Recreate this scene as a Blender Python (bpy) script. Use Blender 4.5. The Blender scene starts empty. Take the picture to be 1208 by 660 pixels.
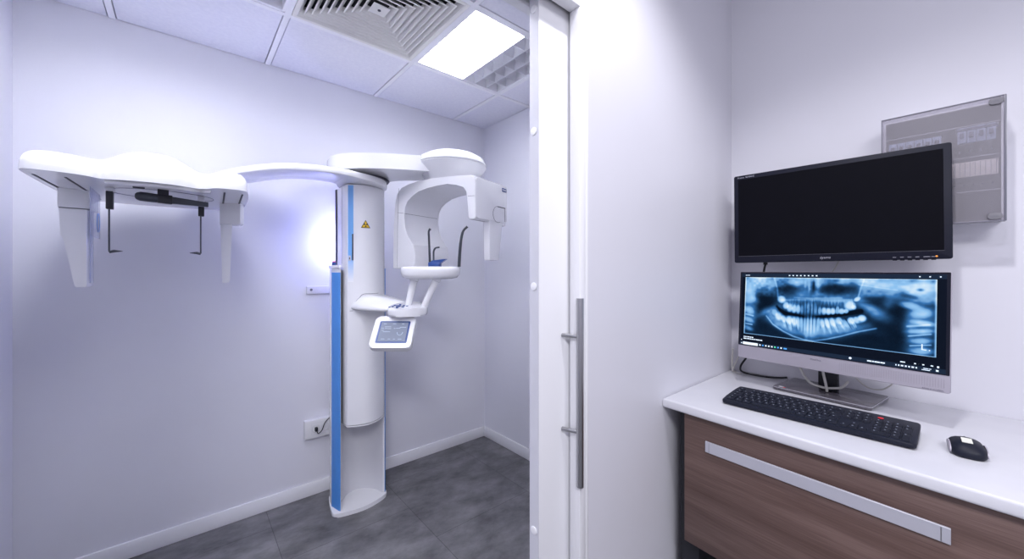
import bpy, bmesh, math, random
import numpy as np
from mathutils import Vector, Matrix
random.seed(7)
C = bpy.context.scene.collection
PI = math.pi
SC = bpy.context.scene

# ------------------------------------------------------------------ camera
H_CAM = 1.33
YAW = math.radians(40.5)
FW = Vector((math.sin(YAW), math.cos(YAW), 0))
RT = Vector((math.cos(YAW), -math.sin(YAW), 0))
F = 453.0
cd = bpy.data.cameras.new('camera'); cam = bpy.data.objects.new('camera', cd); C.objects.link(cam)
cam.location = (0, 0, H_CAM); cam.rotation_euler = (PI/2, 0, -YAW)
cd.sensor_width = 36; cd.lens = F/1208*36; cd.shift_y = -10/1208; cd.clip_start = 0.02
SC.camera = cam
SC.view_settings.view_transform = 'Standard'
SC.view_settings.look = 'None'
SC.view_settings.gamma = 1
SC.view_settings.use_curve_mapping = False
SC.view_settings.exposure = 0.12

# ------------------------------------------------------------------ materials
def mat(name, col, rough=0.5, metal=0.0, spec=0.5, emit=None, estr=0, coat=0):
    m = bpy.data.materials.new(name); m.use_nodes = True
    b = m.node_tree.nodes['Principled BSDF']
    b.inputs['Base Color'].default_value = (*col, 1)
    b.inputs['Roughness'].default_value = rough
    b.inputs['Metallic'].default_value = metal
    b.inputs['Specular IOR Level'].default_value = spec
    b.inputs['Coat Weight'].default_value = coat
    b.inputs['Coat Roughness'].default_value = 0.08
    if emit:
        b.inputs['Emission Color'].default_value = (*emit, 1)
        b.inputs['Emission Strength'].default_value = estr
    return m
def nt(m): return m.node_tree, m.node_tree.nodes['Principled BSDF']
def noise_var(m, c1, c2, scale=8, detail=4, vec_scale=(1,1,1), bump=0, lo=.35, hi=.65):
    t, b = nt(m); N = t.nodes; L = t.links
    g = N.new('ShaderNodeNewGeometry'); mp = N.new('ShaderNodeMapping'); mp.inputs['Scale'].default_value = vec_scale
    n = N.new('ShaderNodeTexNoise'); n.inputs['Scale'].default_value = scale; n.inputs['Detail'].default_value = detail
    r = N.new('ShaderNodeValToRGB'); r.color_ramp.elements[0].position = lo; r.color_ramp.elements[1].position = hi
    r.color_ramp.elements[0].color = (*c1, 1); r.color_ramp.elements[1].color = (*c2, 1)
    L.new(g.outputs['Position'], mp.inputs['Vector']); L.new(mp.outputs['Vector'], n.inputs['Vector'])
    L.new(n.outputs['Fac'], r.inputs['Fac']); L.new(r.outputs['Color'], b.inputs['Base Color'])
    if bump:
        bp = N.new('ShaderNodeBump'); bp.inputs['Strength'].default_value = bump; bp.inputs['Distance'].default_value = .002
        L.new(n.outputs['Fac'], bp.inputs['Height']); L.new(bp.outputs['Normal'], b.inputs['Normal'])
    return m
M = {}
M['wall'] = noise_var(mat('wall_paint', (.8,.8,.85), .55, spec=.3), (.73,.73,.80), (.755,.755,.825), 1.7, 5)
M['wall2'] = noise_var(mat('office_wall_paint', (.8,.8,.85), .38, spec=.4), (.72,.715,.78), (.745,.74,.805), 1.3, 5)
M['trim'] = mat('trim_paint', (.84,.84,.88), .35)
M['tile'] = noise_var(mat('ceiling_tile', (.8,.8,.88), .85, spec=.1), (.76,.76,.86), (.80,.80,.89), 60, 3)
M['tbar'] = mat('ceiling_grid_white', (.84,.84,.90), .5)
M['void'] = mat('ceiling_void_dark', (.02,.02,.025), .9)
M['door'] = mat('door_laminate', (.82,.82,.86), .3)
M['dooredge'] = mat('door_edge_band', (.60,.60,.66), .4)
M['mwhite'] = mat('machine_gloss_white', (.80,.80,.835), .22, coat=.4)
M['mgrey'] = mat('machine_satin_light_grey', (.66,.66,.71), .4)
M['mgrey2'] = mat('machine_pale_grey', (.74,.74,.78), .35)
M['blue'] = mat('machine_blue', (.075,.27,.70), .35)
M['navy'] = mat('machine_navy', (.012,.05,.22), .35)
M['black'] = mat('matte_black', (.012,.013,.02), .5)
M['dgrey'] = mat('dark_grey_plastic', (.035,.04,.055), .45)
M['groove'] = mat('seam_groove', (.10,.10,.13), .7)
M['steel'] = mat('brushed_steel', (.42,.42,.44), .28, metal=1)
M['alu'] = mat('brushed_aluminium', (.56,.56,.63), .32, metal=.35)
M['silver'] = mat('silver_plastic', (.42,.395,.46), .4, metal=.25)
M['counter'] = noise_var(mat('counter_laminate', (.8,.8,.85), .25), (.68,.68,.735), (.71,.71,.76), 9, 3)
M['bezel'] = mat('monitor_bezel', (.010,.011,.022), .45, spec=.15)
M['panel'] = mat('monitor_dark_screen', (.004,.004,.007), .5, spec=.05)
M['lcd_off'] = mat('screen_background', (.002,.003,.006), .5, spec=.03, emit=(.002,.004,.010), estr=1.0)
M['taskbar'] = mat('screen_taskbar', (.002,.003,.006), .5, spec=.03, emit=(.010,.020,.042), estr=1.0)
M['lit'] = mat('screen_white_mark', (.3,.3,.3), .3, emit=(.65,.8,1), estr=.9)
M['lit2'] = mat('screen_pale_bar', (.3,.3,.3), .3, emit=(.75,.85,.95), estr=.9)
M['litblue'] = mat('screen_blue_icon', (.05,.1,.3), .3, emit=(.05,.35,.85), estr=.9)
M['litgreen'] = mat('screen_green_icon', (.05,.3,.2), .3, emit=(.1,.75,.4), estr=.8)
M['orange'] = mat('orange_led', (.3,.1,.02), .3, emit=(1,.35,.05), estr=1.0)
M['key'] = mat('keyboard_key', (.009,.011,.022), .5, spec=.25)
M['kbody'] = mat('keyboard_body', (.010,.012,.024), .48, spec=.25)
M['legend'] = mat('key_legend', (.30,.33,.42), .5)
M['bezeltext'] = mat('bezel_lettering', (.42,.42,.5), .5)
M['greytext'] = mat('grey_lettering', (.16,.16,.2), .5)
M['red'] = mat('red_plastic', (.75,.03,.05), .4)
M['yellow'] = mat('warning_yellow', (.80,.52,.02), .45)
M['cable_w'] = mat('cable_white', (.55,.54,.52), .5)
M['cable_b'] = mat('cable_black', (.01,.01,.014), .5)
M['base'] = mat('stand_base_dark', (.10,.09,.11), .16, coat=.4)
M['tube'] = mat('lamp_tube_lit', (.9,.9,.9), .5, emit=(.93,.95,1.0), estr=22.0)
M['refl'] = mat('luminaire_reflector', (.74,.75,.80), .35, metal=.3)
M['louv'] = mat('luminaire_louver', (.72,.72,.78), .4)
M['vent'] = mat('vent_off_white', (.76,.75,.74), .5)
M['led'] = mat('rear_blue_lamp', (.5,.5,1), .4, emit=(.45,.5,1.0), estr=20)
M['sticker'] = mat('cream_sticker', (.78,.78,.70), .6)
M['socket'] = mat('socket_plastic', (.80,.80,.83), .3)
M['beige'] = mat('breaker_cover_beige', (.72,.66,.58), .5)
M['brk'] = mat('breaker_grey', (.30,.37,.52), .45)
M['brkd'] = mat('breaker_dark', (.03,.04,.09), .45)
M['boxw'] = mat('enclosure_white', (.80,.80,.83), .4)

# floor
def floor_mat():
    m = mat('vinyl_floor', (.1,.1,.11), .42, spec=.4); t, b = nt(m); N = t.nodes; L = t.links
    g = N.new('ShaderNodeNewGeometry'); sp = N.new('ShaderNodeSeparateXYZ'); cb = N.new('ShaderNodeCombineXYZ')
    L.new(g.outputs['Position'], sp.inputs[0])
    ax = N.new('ShaderNodeMath'); ax.operation = 'ADD'; ax.inputs[1].default_value = 2.115
    L.new(sp.outputs['X'], ax.inputs[0])
    ay = N.new('ShaderNodeMath'); ay.operation = 'ADD'; ay.inputs[1].default_value = 2.6
    L.new(sp.outputs['Y'], ay.inputs[0])
    L.new(ay.outputs[0], cb.inputs['X']); L.new(ax.outputs[0], cb.inputs['Y'])
    br = N.new('ShaderNodeTexBrick'); br.offset = .5
    br.inputs['Scale'].default_value = 1.0; br.inputs['Brick Width'].default_value = .615; br.inputs['Row Height'].default_value = .615
    br.inputs['Mortar Size'].default_value = .0016; br.inputs['Mortar Smooth'].default_value = .2
    br.inputs['Color1'].default_value = (.92,.92,.92,1); br.inputs['Color2'].default_value = (1.08,1.08,1.08,1)
    br.inputs['Mortar'].default_value = (.45,.45,.45,1)
    L.new(cb.outputs[0], br.inputs['Vector'])
    mp = N.new('ShaderNodeMapping'); mp.inputs['Scale'].default_value = (1.0,1.6,1); mp.inputs['Rotation'].default_value = (0,0,.5)
    L.new(g.outputs['Position'], mp.inputs[0])
    n = N.new('ShaderNodeTexNoise'); n.inputs['Scale'].default_value = 4.0; n.inputs['Detail'].default_value = 9; n.inputs['Roughness'].default_value = .68
    L.new(mp.outputs[0], n.inputs['Vector'])
    r = N.new('ShaderNodeValToRGB'); r.color_ramp.elements[0].position = .34; r.color_ramp.elements[1].position = .70
    r.color_ramp.elements[0].color = (.075,.074,.080,1); r.color_ramp.elements[1].color = (.235,.232,.245,1)
    L.new(n.outputs['Fac'], r.inputs['Fac'])
    mx = N.new('ShaderNodeMix'); mx.data_type = 'RGBA'; mx.blend_type = 'MULTIPLY'; mx.inputs['Factor'].default_value = 1
    L.new(r.outputs['Color'], mx.inputs['A']); L.new(br.outputs['Color'], mx.inputs['B'])
    L.new(mx.outputs['Result'], b.inputs['Base Color'])
    return m
M['floor'] = floor_mat()
def wood_mat():
    m = mat('brown_wood_laminate', (.1,.06,.05), .42, spec=.4); t, b = nt(m); N = t.nodes; L = t.links
    g = N.new('ShaderNodeNewGeometry')
    mp = N.new('ShaderNodeMapping'); mp.inputs['Scale'].default_value = (1,.75,13); L.new(g.outputs['Position'], mp.inputs[0])
    n = N.new('ShaderNodeTexNoise'); n.inputs['Scale'].default_value = 1.7; n.inputs['Detail'].default_value = 6; n.inputs['Distortion'].default_value = .12
    L.new(mp.outputs[0], n.inputs['Vector'])
    mp2 = N.new('ShaderNodeMapping'); mp2.inputs['Scale'].default_value = (1,4,170); L.new(g.outputs['Position'], mp2.inputs[0])
    n2 = N.new('ShaderNodeTexNoise'); n2.inputs['Scale'].default_value = 2.6; n2.inputs['Detail'].default_value = 5
    L.new(mp2.outputs[0], n2.inputs['Vector'])
    r = N.new('ShaderNodeValToRGB'); e = r.color_ramp.elements
    e[0].position = .30; e[0].color = (.078,.043,.036,1); e[1].position = .72; e[1].color = (.225,.150,.135,1)
    x = e.new(.5); x.color = (.135,.084,.073,1)
    ad = N.new('ShaderNodeMix'); ad.data_type = 'FLOAT'; ad.inputs['Factor'].default_value = .33
    L.new(n.outputs['Fac'], ad.inputs['A']); L.new(n2.outputs['Fac'], ad.inputs['B'])
    L.new(ad.outputs['Result'], r.inputs['Fac']); L.new(r.outputs['Color'], b.inputs['Base Color'])
    return m
M['wood'] = wood_mat()
def stripe_mat():      # printed stripe which runs out to white at its lower end
    m = mat('fading_blue_stripe', (.2,.4,.8), .3); t, b = nt(m); N = t.nodes; L = t.links
    g = N.new('ShaderNodeNewGeometry'); sp = N.new('ShaderNodeSeparateXYZ'); L.new(g.outputs['Position'], sp.inputs[0])
    mr = N.new('ShaderNodeMapRange'); mr.inputs['From Min'].default_value = 1.27; mr.inputs['From Max'].default_value = 1.42
    L.new(sp.outputs['Z'], mr.inputs['Value'])
    r = N.new('ShaderNodeValToRGB'); r.color_ramp.elements[0].color = (.82,.82,.86,1); r.color_ramp.elements[1].color = (.17,.42,.82,1)
    L.new(mr.outputs['Result'], r.inputs['Fac']); L.new(r.outputs['Color'], b.inputs['Base Color'])
    return m
M['stripe'] = stripe_mat()
def glass_mat(name, col, alpha, rough=.08):
    m = bpy.data.materials.new(name); m.use_nodes = True; t = m.node_tree; N = t.nodes; L = t.links
    for x in list(N): N.remove(x)
    o = N.new('ShaderNodeOutputMaterial'); mx = N.new('ShaderNodeMixShader'); tr = N.new('ShaderNodeBsdfTransparent')
    p = N.new('ShaderNodeBsdfPrincipled'); p.inputs['Base Color'].default_value = (*col,1); p.inputs['Roughness'].default_value = rough
    tr.inputs['Color'].default_value = (*[min(1,.60+.55*c) for c in col],1)
    mx.inputs[0].default_value = alpha
    L.new(tr.outputs[0], mx.inputs[1]); L.new(p.outputs[0], mx.inputs[2]); L.new(mx.outputs[0], o.inputs[0])
    return m
M['smoke'] = glass_mat('smoked_plastic', (.58,.56,.62), .26, .5)
M['smoke2'] = glass_mat('smoked_plastic_edge', (.35,.34,.38), .12, .5)
M['clear'] = glass_mat('clear_acrylic', (.70,.72,.92), .35)

# ------------------------------------------------------------------ mesh helpers
def faces_smooth(me, ang=35):
    for p in me.polygons: p.use_smooth = True
    me.set_sharp_from_angle(angle=math.radians(ang))
def obj(name, bm, m, parent=None, origin=None, kind=None, ang=35):
    bmesh.ops.recalc_face_normals(bm, faces=bm.faces)
    me = bpy.data.meshes.new(name); o = bpy.data.objects.new(name, me); C.objects.link(o)
    ms = m if isinstance(m, (list, tuple)) else [m]
    for k in ms: me.materials.append(k)
    if parent is not None:
        root = parent
        while root.parent: root = root.parent
        bm.transform(root_matrix(root).inverted()); o.parent = parent
    elif origin is not None:
        bm.transform(Matrix.Translation(-Vector(origin))); o.location = origin
    bm.to_mesh(me); bm.free(); faces_smooth(me, ang)
    if kind: o['kind'] = kind
    return o
def root_matrix(r):
    return Matrix.Translation(r.location) @ Matrix.Rotation(r.rotation_euler.z, 4, 'Z')
def thing(name, label, cat, loc, group=None):
    o = bpy.data.objects.new(name, None); C.objects.link(o); o.location = loc; o.empty_display_size = .05
    o['label'] = label; o['category'] = cat
    if group: o['group'] = group
    return o
def tag(o, label, cat, group=None):
    o['label'] = label; o['category'] = cat
    if group: o['group'] = group
    return o
def struct(name, bm, m): return obj(name, bm, m, None, kind='structure')
def NB(): return bmesh.new()
def addbox(bm, x0, x1, y0, y1, z0, z1, bev=0, mx=None, mi=0, seg=2):
    t = bmesh.new()
    vs = [t.verts.new((x, y, z)) for z in (z0, z1) for y in (y0, y1) for x in (x0, x1)]
    for f in ((0,2,3,1),(4,5,7,6),(0,1,5,4),(2,6,7,3),(0,4,6,2),(1,3,7,5)): t.faces.new([vs[i] for i in f])
    if bev: bmesh.ops.bevel(t, geom=t.edges[:], offset=bev, segments=seg, affect='EDGES', profile=.5)
    merge(bm, t, mx, mi); return bm
def merge(bm, t, mx=None, mi=0):
    if mx is not None: t.transform(mx)
    me = bpy.data.meshes.new('tmp')
    for f in t.faces: f.material_index = mi
    t.to_mesh(me); t.free(); bm.from_mesh(me); bpy.data.meshes.remove(me)
def prism(bm, pts, z0, z1, bev=0, seg=3, mx=None, mi=0, bevtop=True, bevbot=True):
    t = bmesh.new()
    a = [t.verts.new((p[0], p[1], z0)) for p in pts]; b = [t.verts.new((p[0], p[1], z1)) for p in pts]
    n = len(pts); fb = t.faces.new(a[::-1]); ft = t.faces.new(b)
    for i in range(n): t.faces.new((a[i], a[(i+1)%n], b[(i+1)%n], b[i]))
    if bev:
        ed = set()
        if bevtop: ed |= set(ft.edges)
        if bevbot: ed |= set(fb.edges)
        bmesh.ops.bevel(t, geom=list(ed), offset=bev, segments=seg, affect='EDGES', profile=.5, clamp_overlap=True)
    merge(bm, t, mx, mi); return bm
def smooth_poly(pts, it=2):      # Chaikin corner cutting, closed
    for _ in range(it):
        q = []
        for i in range(len(pts)):
            a, b = pts[i], pts[(i+1) % len(pts)]
            q.append(tuple(.75*a[k]+.25*b[k] for k in range(len(a)))); q.append(tuple(.25*a[k]+.75*b[k] for k in range(len(a))))
        pts = q
    return pts
def rrect(w, h, r, n=5, cx=0, cy=0):
    o = []
    for sx, sy, a0 in ((1,1,0),(-1,1,90),(-1,-1,180),(1,-1,270)):
        for k in range(n+1):
            a = math.radians(a0+90*k/n); o.append((cx+sx*(w/2-r)+r*math.cos(a), cy+sy*(h/2-r)+r*math.sin(a)))
    return o
def circ(r, n=24, cx=0, cy=0, ry=None):
    return [(cx+r*math.cos(2*PI*k/n), cy+(ry or r)*math.sin(2*PI*k/n)) for k in range(n)]
def catmull(P, n=6):
    P = [Vector(p) for p in P]; out = []
    for i in range(len(P)-1):
        p0 = P[max(i-1,0)]; p1 = P[i]; p2 = P[i+1]; p3 = P[min(i+2,len(P)-1)]
        for k in range(n):
            t = k/n; out.append(.5*((2*p1)+(p2-p0)*t+(2*p0-5*p1+4*p2-p3)*t*t+(3*p1-p0-3*p2+p3)*t**3))
    out.append(P[-1]); return out
def tube(bm, pts, r, n=10, mi=0, smooth=0):
    if smooth: pts = catmull(pts, smooth)
    pts = [Vector(p) for p in pts]; rings = []
    up = Vector((0,0,1)); prev = None
    for i, p in enumerate(pts):
        d = (pts[min(i+1,len(pts)-1)]-pts[max(i-1,0)]).normalized()
        if prev is None:
            a = d.cross(up)
            if a.length < .1: a = d.cross(Vector((1,0,0)))
        else: a = prev - d*prev.dot(d)
        a.normalize(); prev = a; b = d.cross(a)
        rr = r[i*(len(r)-1)//max(1,len(pts)-1)] if isinstance(r,(list,tuple)) else r
        rings.append([bm.verts.new(p+a*rr*math.cos(2*PI*k/n)+b*rr*math.sin(2*PI*k/n)) for k in range(n)])
    for i in range(len(rings)-1):
        for k in range(n):
            f = bm.faces.new((rings[i][k], rings[i][(k+1)%n], rings[i+1][(k+1)%n], rings[i+1][k])); f.material_index = mi
    bm.faces.new(rings[0]).material_index = mi; bm.faces.new(rings[-1]).material_index = mi
    return bm
def lathe(bm, prof, cx, cy, n=48, mi=0):
    rings = []
    for r, z in prof:
        if r < 1e-5: rings.append([bm.verts.new((cx,cy,z))])
        else: rings.append([bm.verts.new((cx+r*math.cos(2*PI*k/n), cy+r*math.sin(2*PI*k/n), z)) for k in range(n)])
    for a, b in zip(rings, rings[1:]):
        for k in range(n):
            if len(a) == 1: f = bm.faces.new((a[0], b[k], b[(k+1)%n]))
            elif len(b) == 1: f = bm.faces.new((a[k], a[(k+1)%n], b[0]))
            else: f = bm.faces.new((a[k], a[(k+1)%n], b[(k+1)%n], b[k]))
            f.material_index = mi
    if len(rings[0])>1: bm.faces.new(rings[0]).material_index = mi
    if len(rings[-1])>1: bm.faces.new(rings[-1]).material_index = mi
    return bm
def loft(bm, rings, cap=True):
    R = [[bm.verts.new(p) for p in r] for r in rings]; n = len(R[0])
    for a, b in zip(R, R[1:]):
        for k in range(n): bm.faces.new((a[k], a[(k+1)%n], b[(k+1)%n], b[k]))
    if cap: bm.faces.new(R[0]); bm.faces.new(R[-1])
    return bm
def frame_mx(o, x, y, z):        # local axes to world
    m = Matrix.Identity(4)
    for i, a in enumerate((Vector(x).normalized(), Vector(y).normalized(), Vector(z).normalized())):
        for k in range(3): m[k][i] = a[k]
    m.translation = Vector(o); return m
def text_bm(bm, s, size, mx, mi=0, shear=0, depth=.0003, align='LEFT'):
    cu = bpy.data.curves.new('t', 'FONT'); cu.body = s; cu.size = size; cu.extrude = depth; cu.shear = shear; cu.align_x = align
    cu.resolution_u = 2
    o = bpy.data.objects.new('t', cu); C.objects.link(o)
    dg = bpy.context.evaluated_depsgraph_get(); me = bpy.data.meshes.new_from_object(o.evaluated_get(dg))
    t = bmesh.new(); t.from_mesh(me); merge(bm, t, mx, mi)
    bpy.data.objects.remove(o); bpy.data.curves.remove(cu); bpy.data.meshes.remove(me)

# ------------------------------------------------------------------ the rooms
XR = 1.85; XL = -.531; YB = 2.51; HX = 2.478; YP = .664; YQ = .768; HO = 2.80
OXL = -2.2; OYB = -2.6
b = NB(); addbox(b, OXL-.1, XR+.1, OYB-.1, YB+.1, -.05, 0); struct('floor', b, M['floor'])
b = NB(); addbox(b, XL-.1, XR+.1, YB, YB+.1, 0, HX+.25); struct('wall_back', b, M['wall'])
b = NB(); addbox(b, XL-.1, XL, YQ, YB, 0, HX+.25); struct('wall_left', b, M['wall'])
b = NB(); addbox(b, XR, XR+.1, YQ, YB, 0, HX+.25); struct('wall_right', b, M['wall'])
b = NB(); addbox(b, XR, XR+.1, OYB, YQ, 0, HO); struct('wall_office_right', b, M['wall2'])
b = NB(); addbox(b, OXL-.1, XR+.1, OYB-.1, OYB, 0, HO); struct('wall_office_back', b, M['wall2'])
b = NB(); addbox(b, OXL-.1, OXL, OYB, YQ, 0, HO); struct('wall_office_left', b, M['wall2'])
# partition: two leaves with the pocket of the sliding door between them
OX0, OX1, OZ = -.26, .82, 2.056
b = NB()
addbox(b, OX1, XR, YP, .688, 0, HO); addbox(b, OX1, XR, .747, YQ, 0, HO)
addbox(b, OX0, OX1, YP, .688, OZ, HO); addbox(b, OX0, OX1, .747, YQ, OZ, HO)
addbox(b, OXL, OX0, YP, YQ, 0, HO)
struct('wall_partition', b, M['wall2'])
b = NB(); addbox(b, OXL-.1, XR+.1, OYB-.1, YQ, HO, HO+.1); struct('ceiling_office', b, M['wall2'])
# ceiling grid
gx = [XL, -.248, .353, .955, 1.557, XR]; gy = [YQ, .766+.002, 1.366, 1.966, YB]; gy = [YQ, 1.366, 1.966, YB]
tb = .012
b = NB()
special = {(1,1), (2,1), (3,1)}
for i in range(5):
    for j in range(3):
        if (i,j) in special: continue
        x0 = gx[i] + (tb+.004 if i else .0045); x1 = gx[i+1] - (tb+.004 if i < 4 else .0045)
        y0 = gy[j] + (tb+.004 if j else .0045); y1 = gy[j+1] - (tb+.004 if j < 2 else .0045)
        x0 -= 0; addbox(b, x0, x1, y0, y1, HX+.003, HX+.019)
struct('ceiling', b, M['tile'])
b = NB()
for x in gx[1:-1]: addbox(b, x-tb, x+tb, YQ+.001, YB-.0035, HX, HX+.03)
for y in gy[1:-1]:
    for i in range(5): addbox(b, gx[i]+(tb if i else .001), gx[i+1]-(tb if i<4 else .001), y-tb, y+tb, HX, HX+.03)
struct('trim_1', b, M['tbar'])
b = NB(); addbox(b, XL, XR, YQ, YB, HX+.22, HX+.25); struct('ceiling_slab', b, M['void'])  # slab coloured near black so the tile gaps read as shadow lines
# baseboards
def baseb(name, x0, x1, y0, y1, h=.077):
    b = NB(); addbox(b, x0, x1, y0, y1, 0, h, .003); struct(name, b, M['trim'])
baseb('baseboard_back', XL, XR, YB-.013, YB)
baseb('baseboard_right', XR-.013, XR, YQ, YB-.013)
baseb('baseboard_left', XL, XL+.013, YQ, YB-.013)
baseb('baseboard_office_right', XR-.013, XR, OYB, YP-.001, .07)
# door casing
b = NB()
addbox(b, .795, .82, .655, .690, 0, 2.031, .002); addbox(b, .82, .832, .655, .6635, 0, 2.066, .002)
addbox(b, .795, .82, .745, .772, 0, 2.031, .002)
addbox(b, OX0+.02, .82, .655, .690, 2.031, 2.056, .002); addbox(b, OX0+.02, .82, .745, .772, 2.031, 2.056, .002)
addbox(b, OX0, .82, .655, .6635, 2.056, 2.066, .002)
addbox(b, OX0-.0, OX0+.02, .655, .772, 0, 2.031, .002)
struct('trim_2', b, M['trim'])

# sliding door
dx0 = .689
b = NB(); addbox(b, dx0, 1.62, .700, .735, .012, 2.09, .0015); d = struct('door_1', b, M['door'])
b = NB(); addbox(b, dx0-.0015, dx0, .7012, .7338, .014, 2.088); obj('edge_band', b, M['dooredge'], d)
for z in (2.007, 1.691, 1.29, .66):
    b = NB(); prism(b, circ(.0105, 20), 0, .0022, .0008, 2, frame_mx((dx0-.0015, .7175, z), (0,1,0), (0,0,1), (1,0,0)) @ Matrix.Scale(-1,4,(0,0,1)))
    obj('edge_cap', b, M['door'], d)
b = NB(); tube(b, [(.7925,.652,.762),(.7925,.652,1.258)], .0095, 16); hd = obj('door_handle', b, M['steel'], d)
for z in (.905, 1.157):
    b = NB(); tube(b, [(.7925,.6545,z),(.775,.6998,z)], .0055, 12); obj('handle_standoff', b, M['steel'], hd)

# ------------------------------------------------------------------ ceiling luminaires and air diffuser
def luminaire(x0, label):
    x1 = x0+.577; y0 = 1.366+.0135; y1 = 1.966-.0135
    t = thing('ceiling_light', label, 'ceiling light', ((x0+x1)/2, (y0+y1)/2, HX), 'louvred office ceiling lights')
    fr = .012; xm = x0+.305
    b = NB()
    for q in ((x0,x1,y0,y0+fr),(x0,x1,y1-fr,y1),(x0,x0+fr,y0+fr,y1-fr),(x1-fr,x1,y0+fr,y1-fr)):
        addbox(b, *q, HX+.002, HX+.075)
    obj('frame', b, M['tbar'], t)
    b = NB(); addbox(b, x0, x1, y0, y1, HX+.0755, HX+.08); obj('reflector', b, M['refl'], t)
    b = NB(); addbox(b, x0+fr, xm-.004, y0+fr, y1-fr, HX+.030, HX+.036); obj('lit_diffuser', b, M['tube'], t)
    b = NB()
    def vblade(p, q, w=.011, z0=HX+.004, z1=HX+.0285):      # louvre blade thicker at its top
        p = Vector(p); q = Vector(q); dd = (q-p).normalized(); nn = Vector((-dd.y, dd.x))
        r0 = [p-nn*.0012, p+nn*.0012, p+nn*w/2, p-nn*w/2]; r1 = [q-nn*.0012, q+nn*.0012, q+nn*w/2, q-nn*w/2]
        zz = (z0, z0, z1, z1)
        loft(b, [[(r0[k].x, r0[k].y, zz[k]) for k in range(4)], [(r1[k].x, r1[k].y, zz[k]) for k in range(4)]])
    vblade((xm, y0+fr), (xm, y1-fr), .008, HX+.003, HX+.07)
    vblade(((x0+fr+xm)/2, y0+fr), ((x0+fr+xm)/2, y1-fr), .016, HX+.010, HX+.0285)
    n = 6; ys = [y0+fr+(y1-y0-2*fr)*k/n for k in range(1, n)]
    for y in ys: vblade((x0+fr, y), (xm-.005, y), .014, HX+.012, HX+.0285)
    xs = [xm+(x1-fr-xm)*k/3 for k in (1,2)]
    for x in xs: vblade((x, y0+fr), (x, y1-fr), .018, HX+.004, HX+.062)
    for y in ys:
        for a, c in zip([xm+.005]+xs, xs+[x1-fr]): vblade((a+.006, y), (c-.006, y), .026, HX+.004, HX+.062)
    obj('louver', b, M['louv'], t)
    return t
luminaire(.9675, 'square ceiling light, left half glowing white, beside the air diffuser')
luminaire(-.2355, 'square ceiling light cut by the top of the photo, left of the air diffuser')

t = thing('air_diffuser', 'large square ceiling air vent of nested grey-white louvers beside the lit lamp', 'air vent', (.654,1.666,HX))
cx, cy = .654, 1.666; b = NB()
def sqring(bm, a, zi, c, zo, th=.0022):
    A = [(cx+sx*a, cy+sy*a) for sx, sy in ((1,1),(-1,1),(-1,-1),(1,-1))]; Bq = [(cx+sx*c, cy+sy*c) for sx, sy in ((1,1),(-1,1),(-1,-1),(1,-1))]
    v = [[bm.verts.new((*p, z)) for p in P] for P, z in ((A,zi),(Bq,zo),(Bq,zo+th),(A,zi+th))]
    for i in range(4):
        for k in range(4): bm.faces.new((v[i][k], v[i][(k+1)%4], v[(i+1)%4][(k+1)%4], v[(i+1)%4][k]))
step = .0262
for k in range(9):
    a = .268-step*k
    sqring(b, a, HX+.002, a-.019, HX+.026, .0016)
    sqring(b, a+.0055, HX+.0008, a, HX+.0008, .0014)
obj('louvers', b, M['vent'], t)
b = NB(); sqring(b, .2875, HX-.001, .272, HX-.001, .004); sqring(b, .2875, HX+.001, .2850, HX+.06, .002); obj('frame', b, M['vent'], t)
b = NB(); addbox(b, cx-.036, cx+.036, cy-.036, cy+.036, HX+.001, HX+.004, .001); c_ = obj('center_plate', b, M['vent'], t)
b = NB(); prism(b, circ(.007, 14, cx, cy), HX-.001, HX+.001); obj('screw', b, M['groove'], c_)
b = NB(); addbox(b, cx-.285, cx+.285, cy-.285, cy+.285, HX+.066, HX+.07); obj('plenum', b, M['void'], t)

# ------------------------------------------------------------------ the x-ray machine
mc = thing('dental_xray_machine', 'white panoramic dental x-ray machine with blue striped column and long side arm', 'x-ray machine', (.77,2.28,0))
# base
base_out = smooth_poly([(.608,2.225),(.612,2.19),(.66,2.168),(.77,2.150),(.87,2.178),(.913,2.207),(.918,2.235),(.912,2.36),(.88,2.42),(.66,2.42),(.634,2.38)], 2)
b = NB(); prism(b, base_out, 0, .022, .006, 3); obj('base_plate', b, M['mwhite'], mc)
# fixed column: concave recessed panel
arc = []
for k in range(15):
    f = k/14; x = .652+(.892-.652)*f; y = 2.205+.140*math.sin(PI*f)**.6 + .018*f
    arc.append((x, y))
back = [(.895,2.40),(.65,2.40)]
b = NB(); prism(b, arc+back, .022, 1.34); obj('recessed_panel', b, M['mgrey'], mc)
# side rails
railL = [(.643,2.385),(.628,2.32),(.6225,2.272),(.641,2.198),(.648,2.192),(.6515,2.20),(.6495,2.385)]
b = NB(); prism(b, railL, .022, 1.345); rl = obj('side_rail', b, M['mwhite'], mc)
def strip(pts, z0, z1, th, bm):      # thin applied strip following a polyline, offset outwards
    P = [Vector(p) for p in pts]; outer = []
    for i, p in enumerate(P):
        d_ = (P[min(i+1,len(P)-1)]-P[max(i-1,0)]).normalized(); outer.append(p+Vector((-d_.y, d_.x))*th)
    prism(bm, [tuple(p) for p in P]+[tuple(p) for p in outer[::-1]], z0, z1)
b = NB(); strip([(.647,2.1925),(.641,2.198),(.6224,2.2705)], .024, 1.322, -.0012, b); obj('blue_strip', b, M['blue'], rl)
b = NB(); prism(b, smooth_poly([(.638,2.39),(.6165,2.29),(.618,2.25),(.634,2.19),(.653,2.184),(.6545,2.39)],1), 1.3452, 1.362, .004, 2); obj('rail_cap', b, M['mwhite'], rl)
b = NB(); lathe(b, [(.011,1.362),(.011,1.372),(.009,1.379)], .633, 2.262, 20); sb = obj('stop_button', b, M['navy'], rl)
b = NB(); lathe(b, [(.0085,1.379),(.0085,1.384),(0,1.3855)], .633, 2.262, 20); obj('button_cap', b, M['red'], sb)
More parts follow.
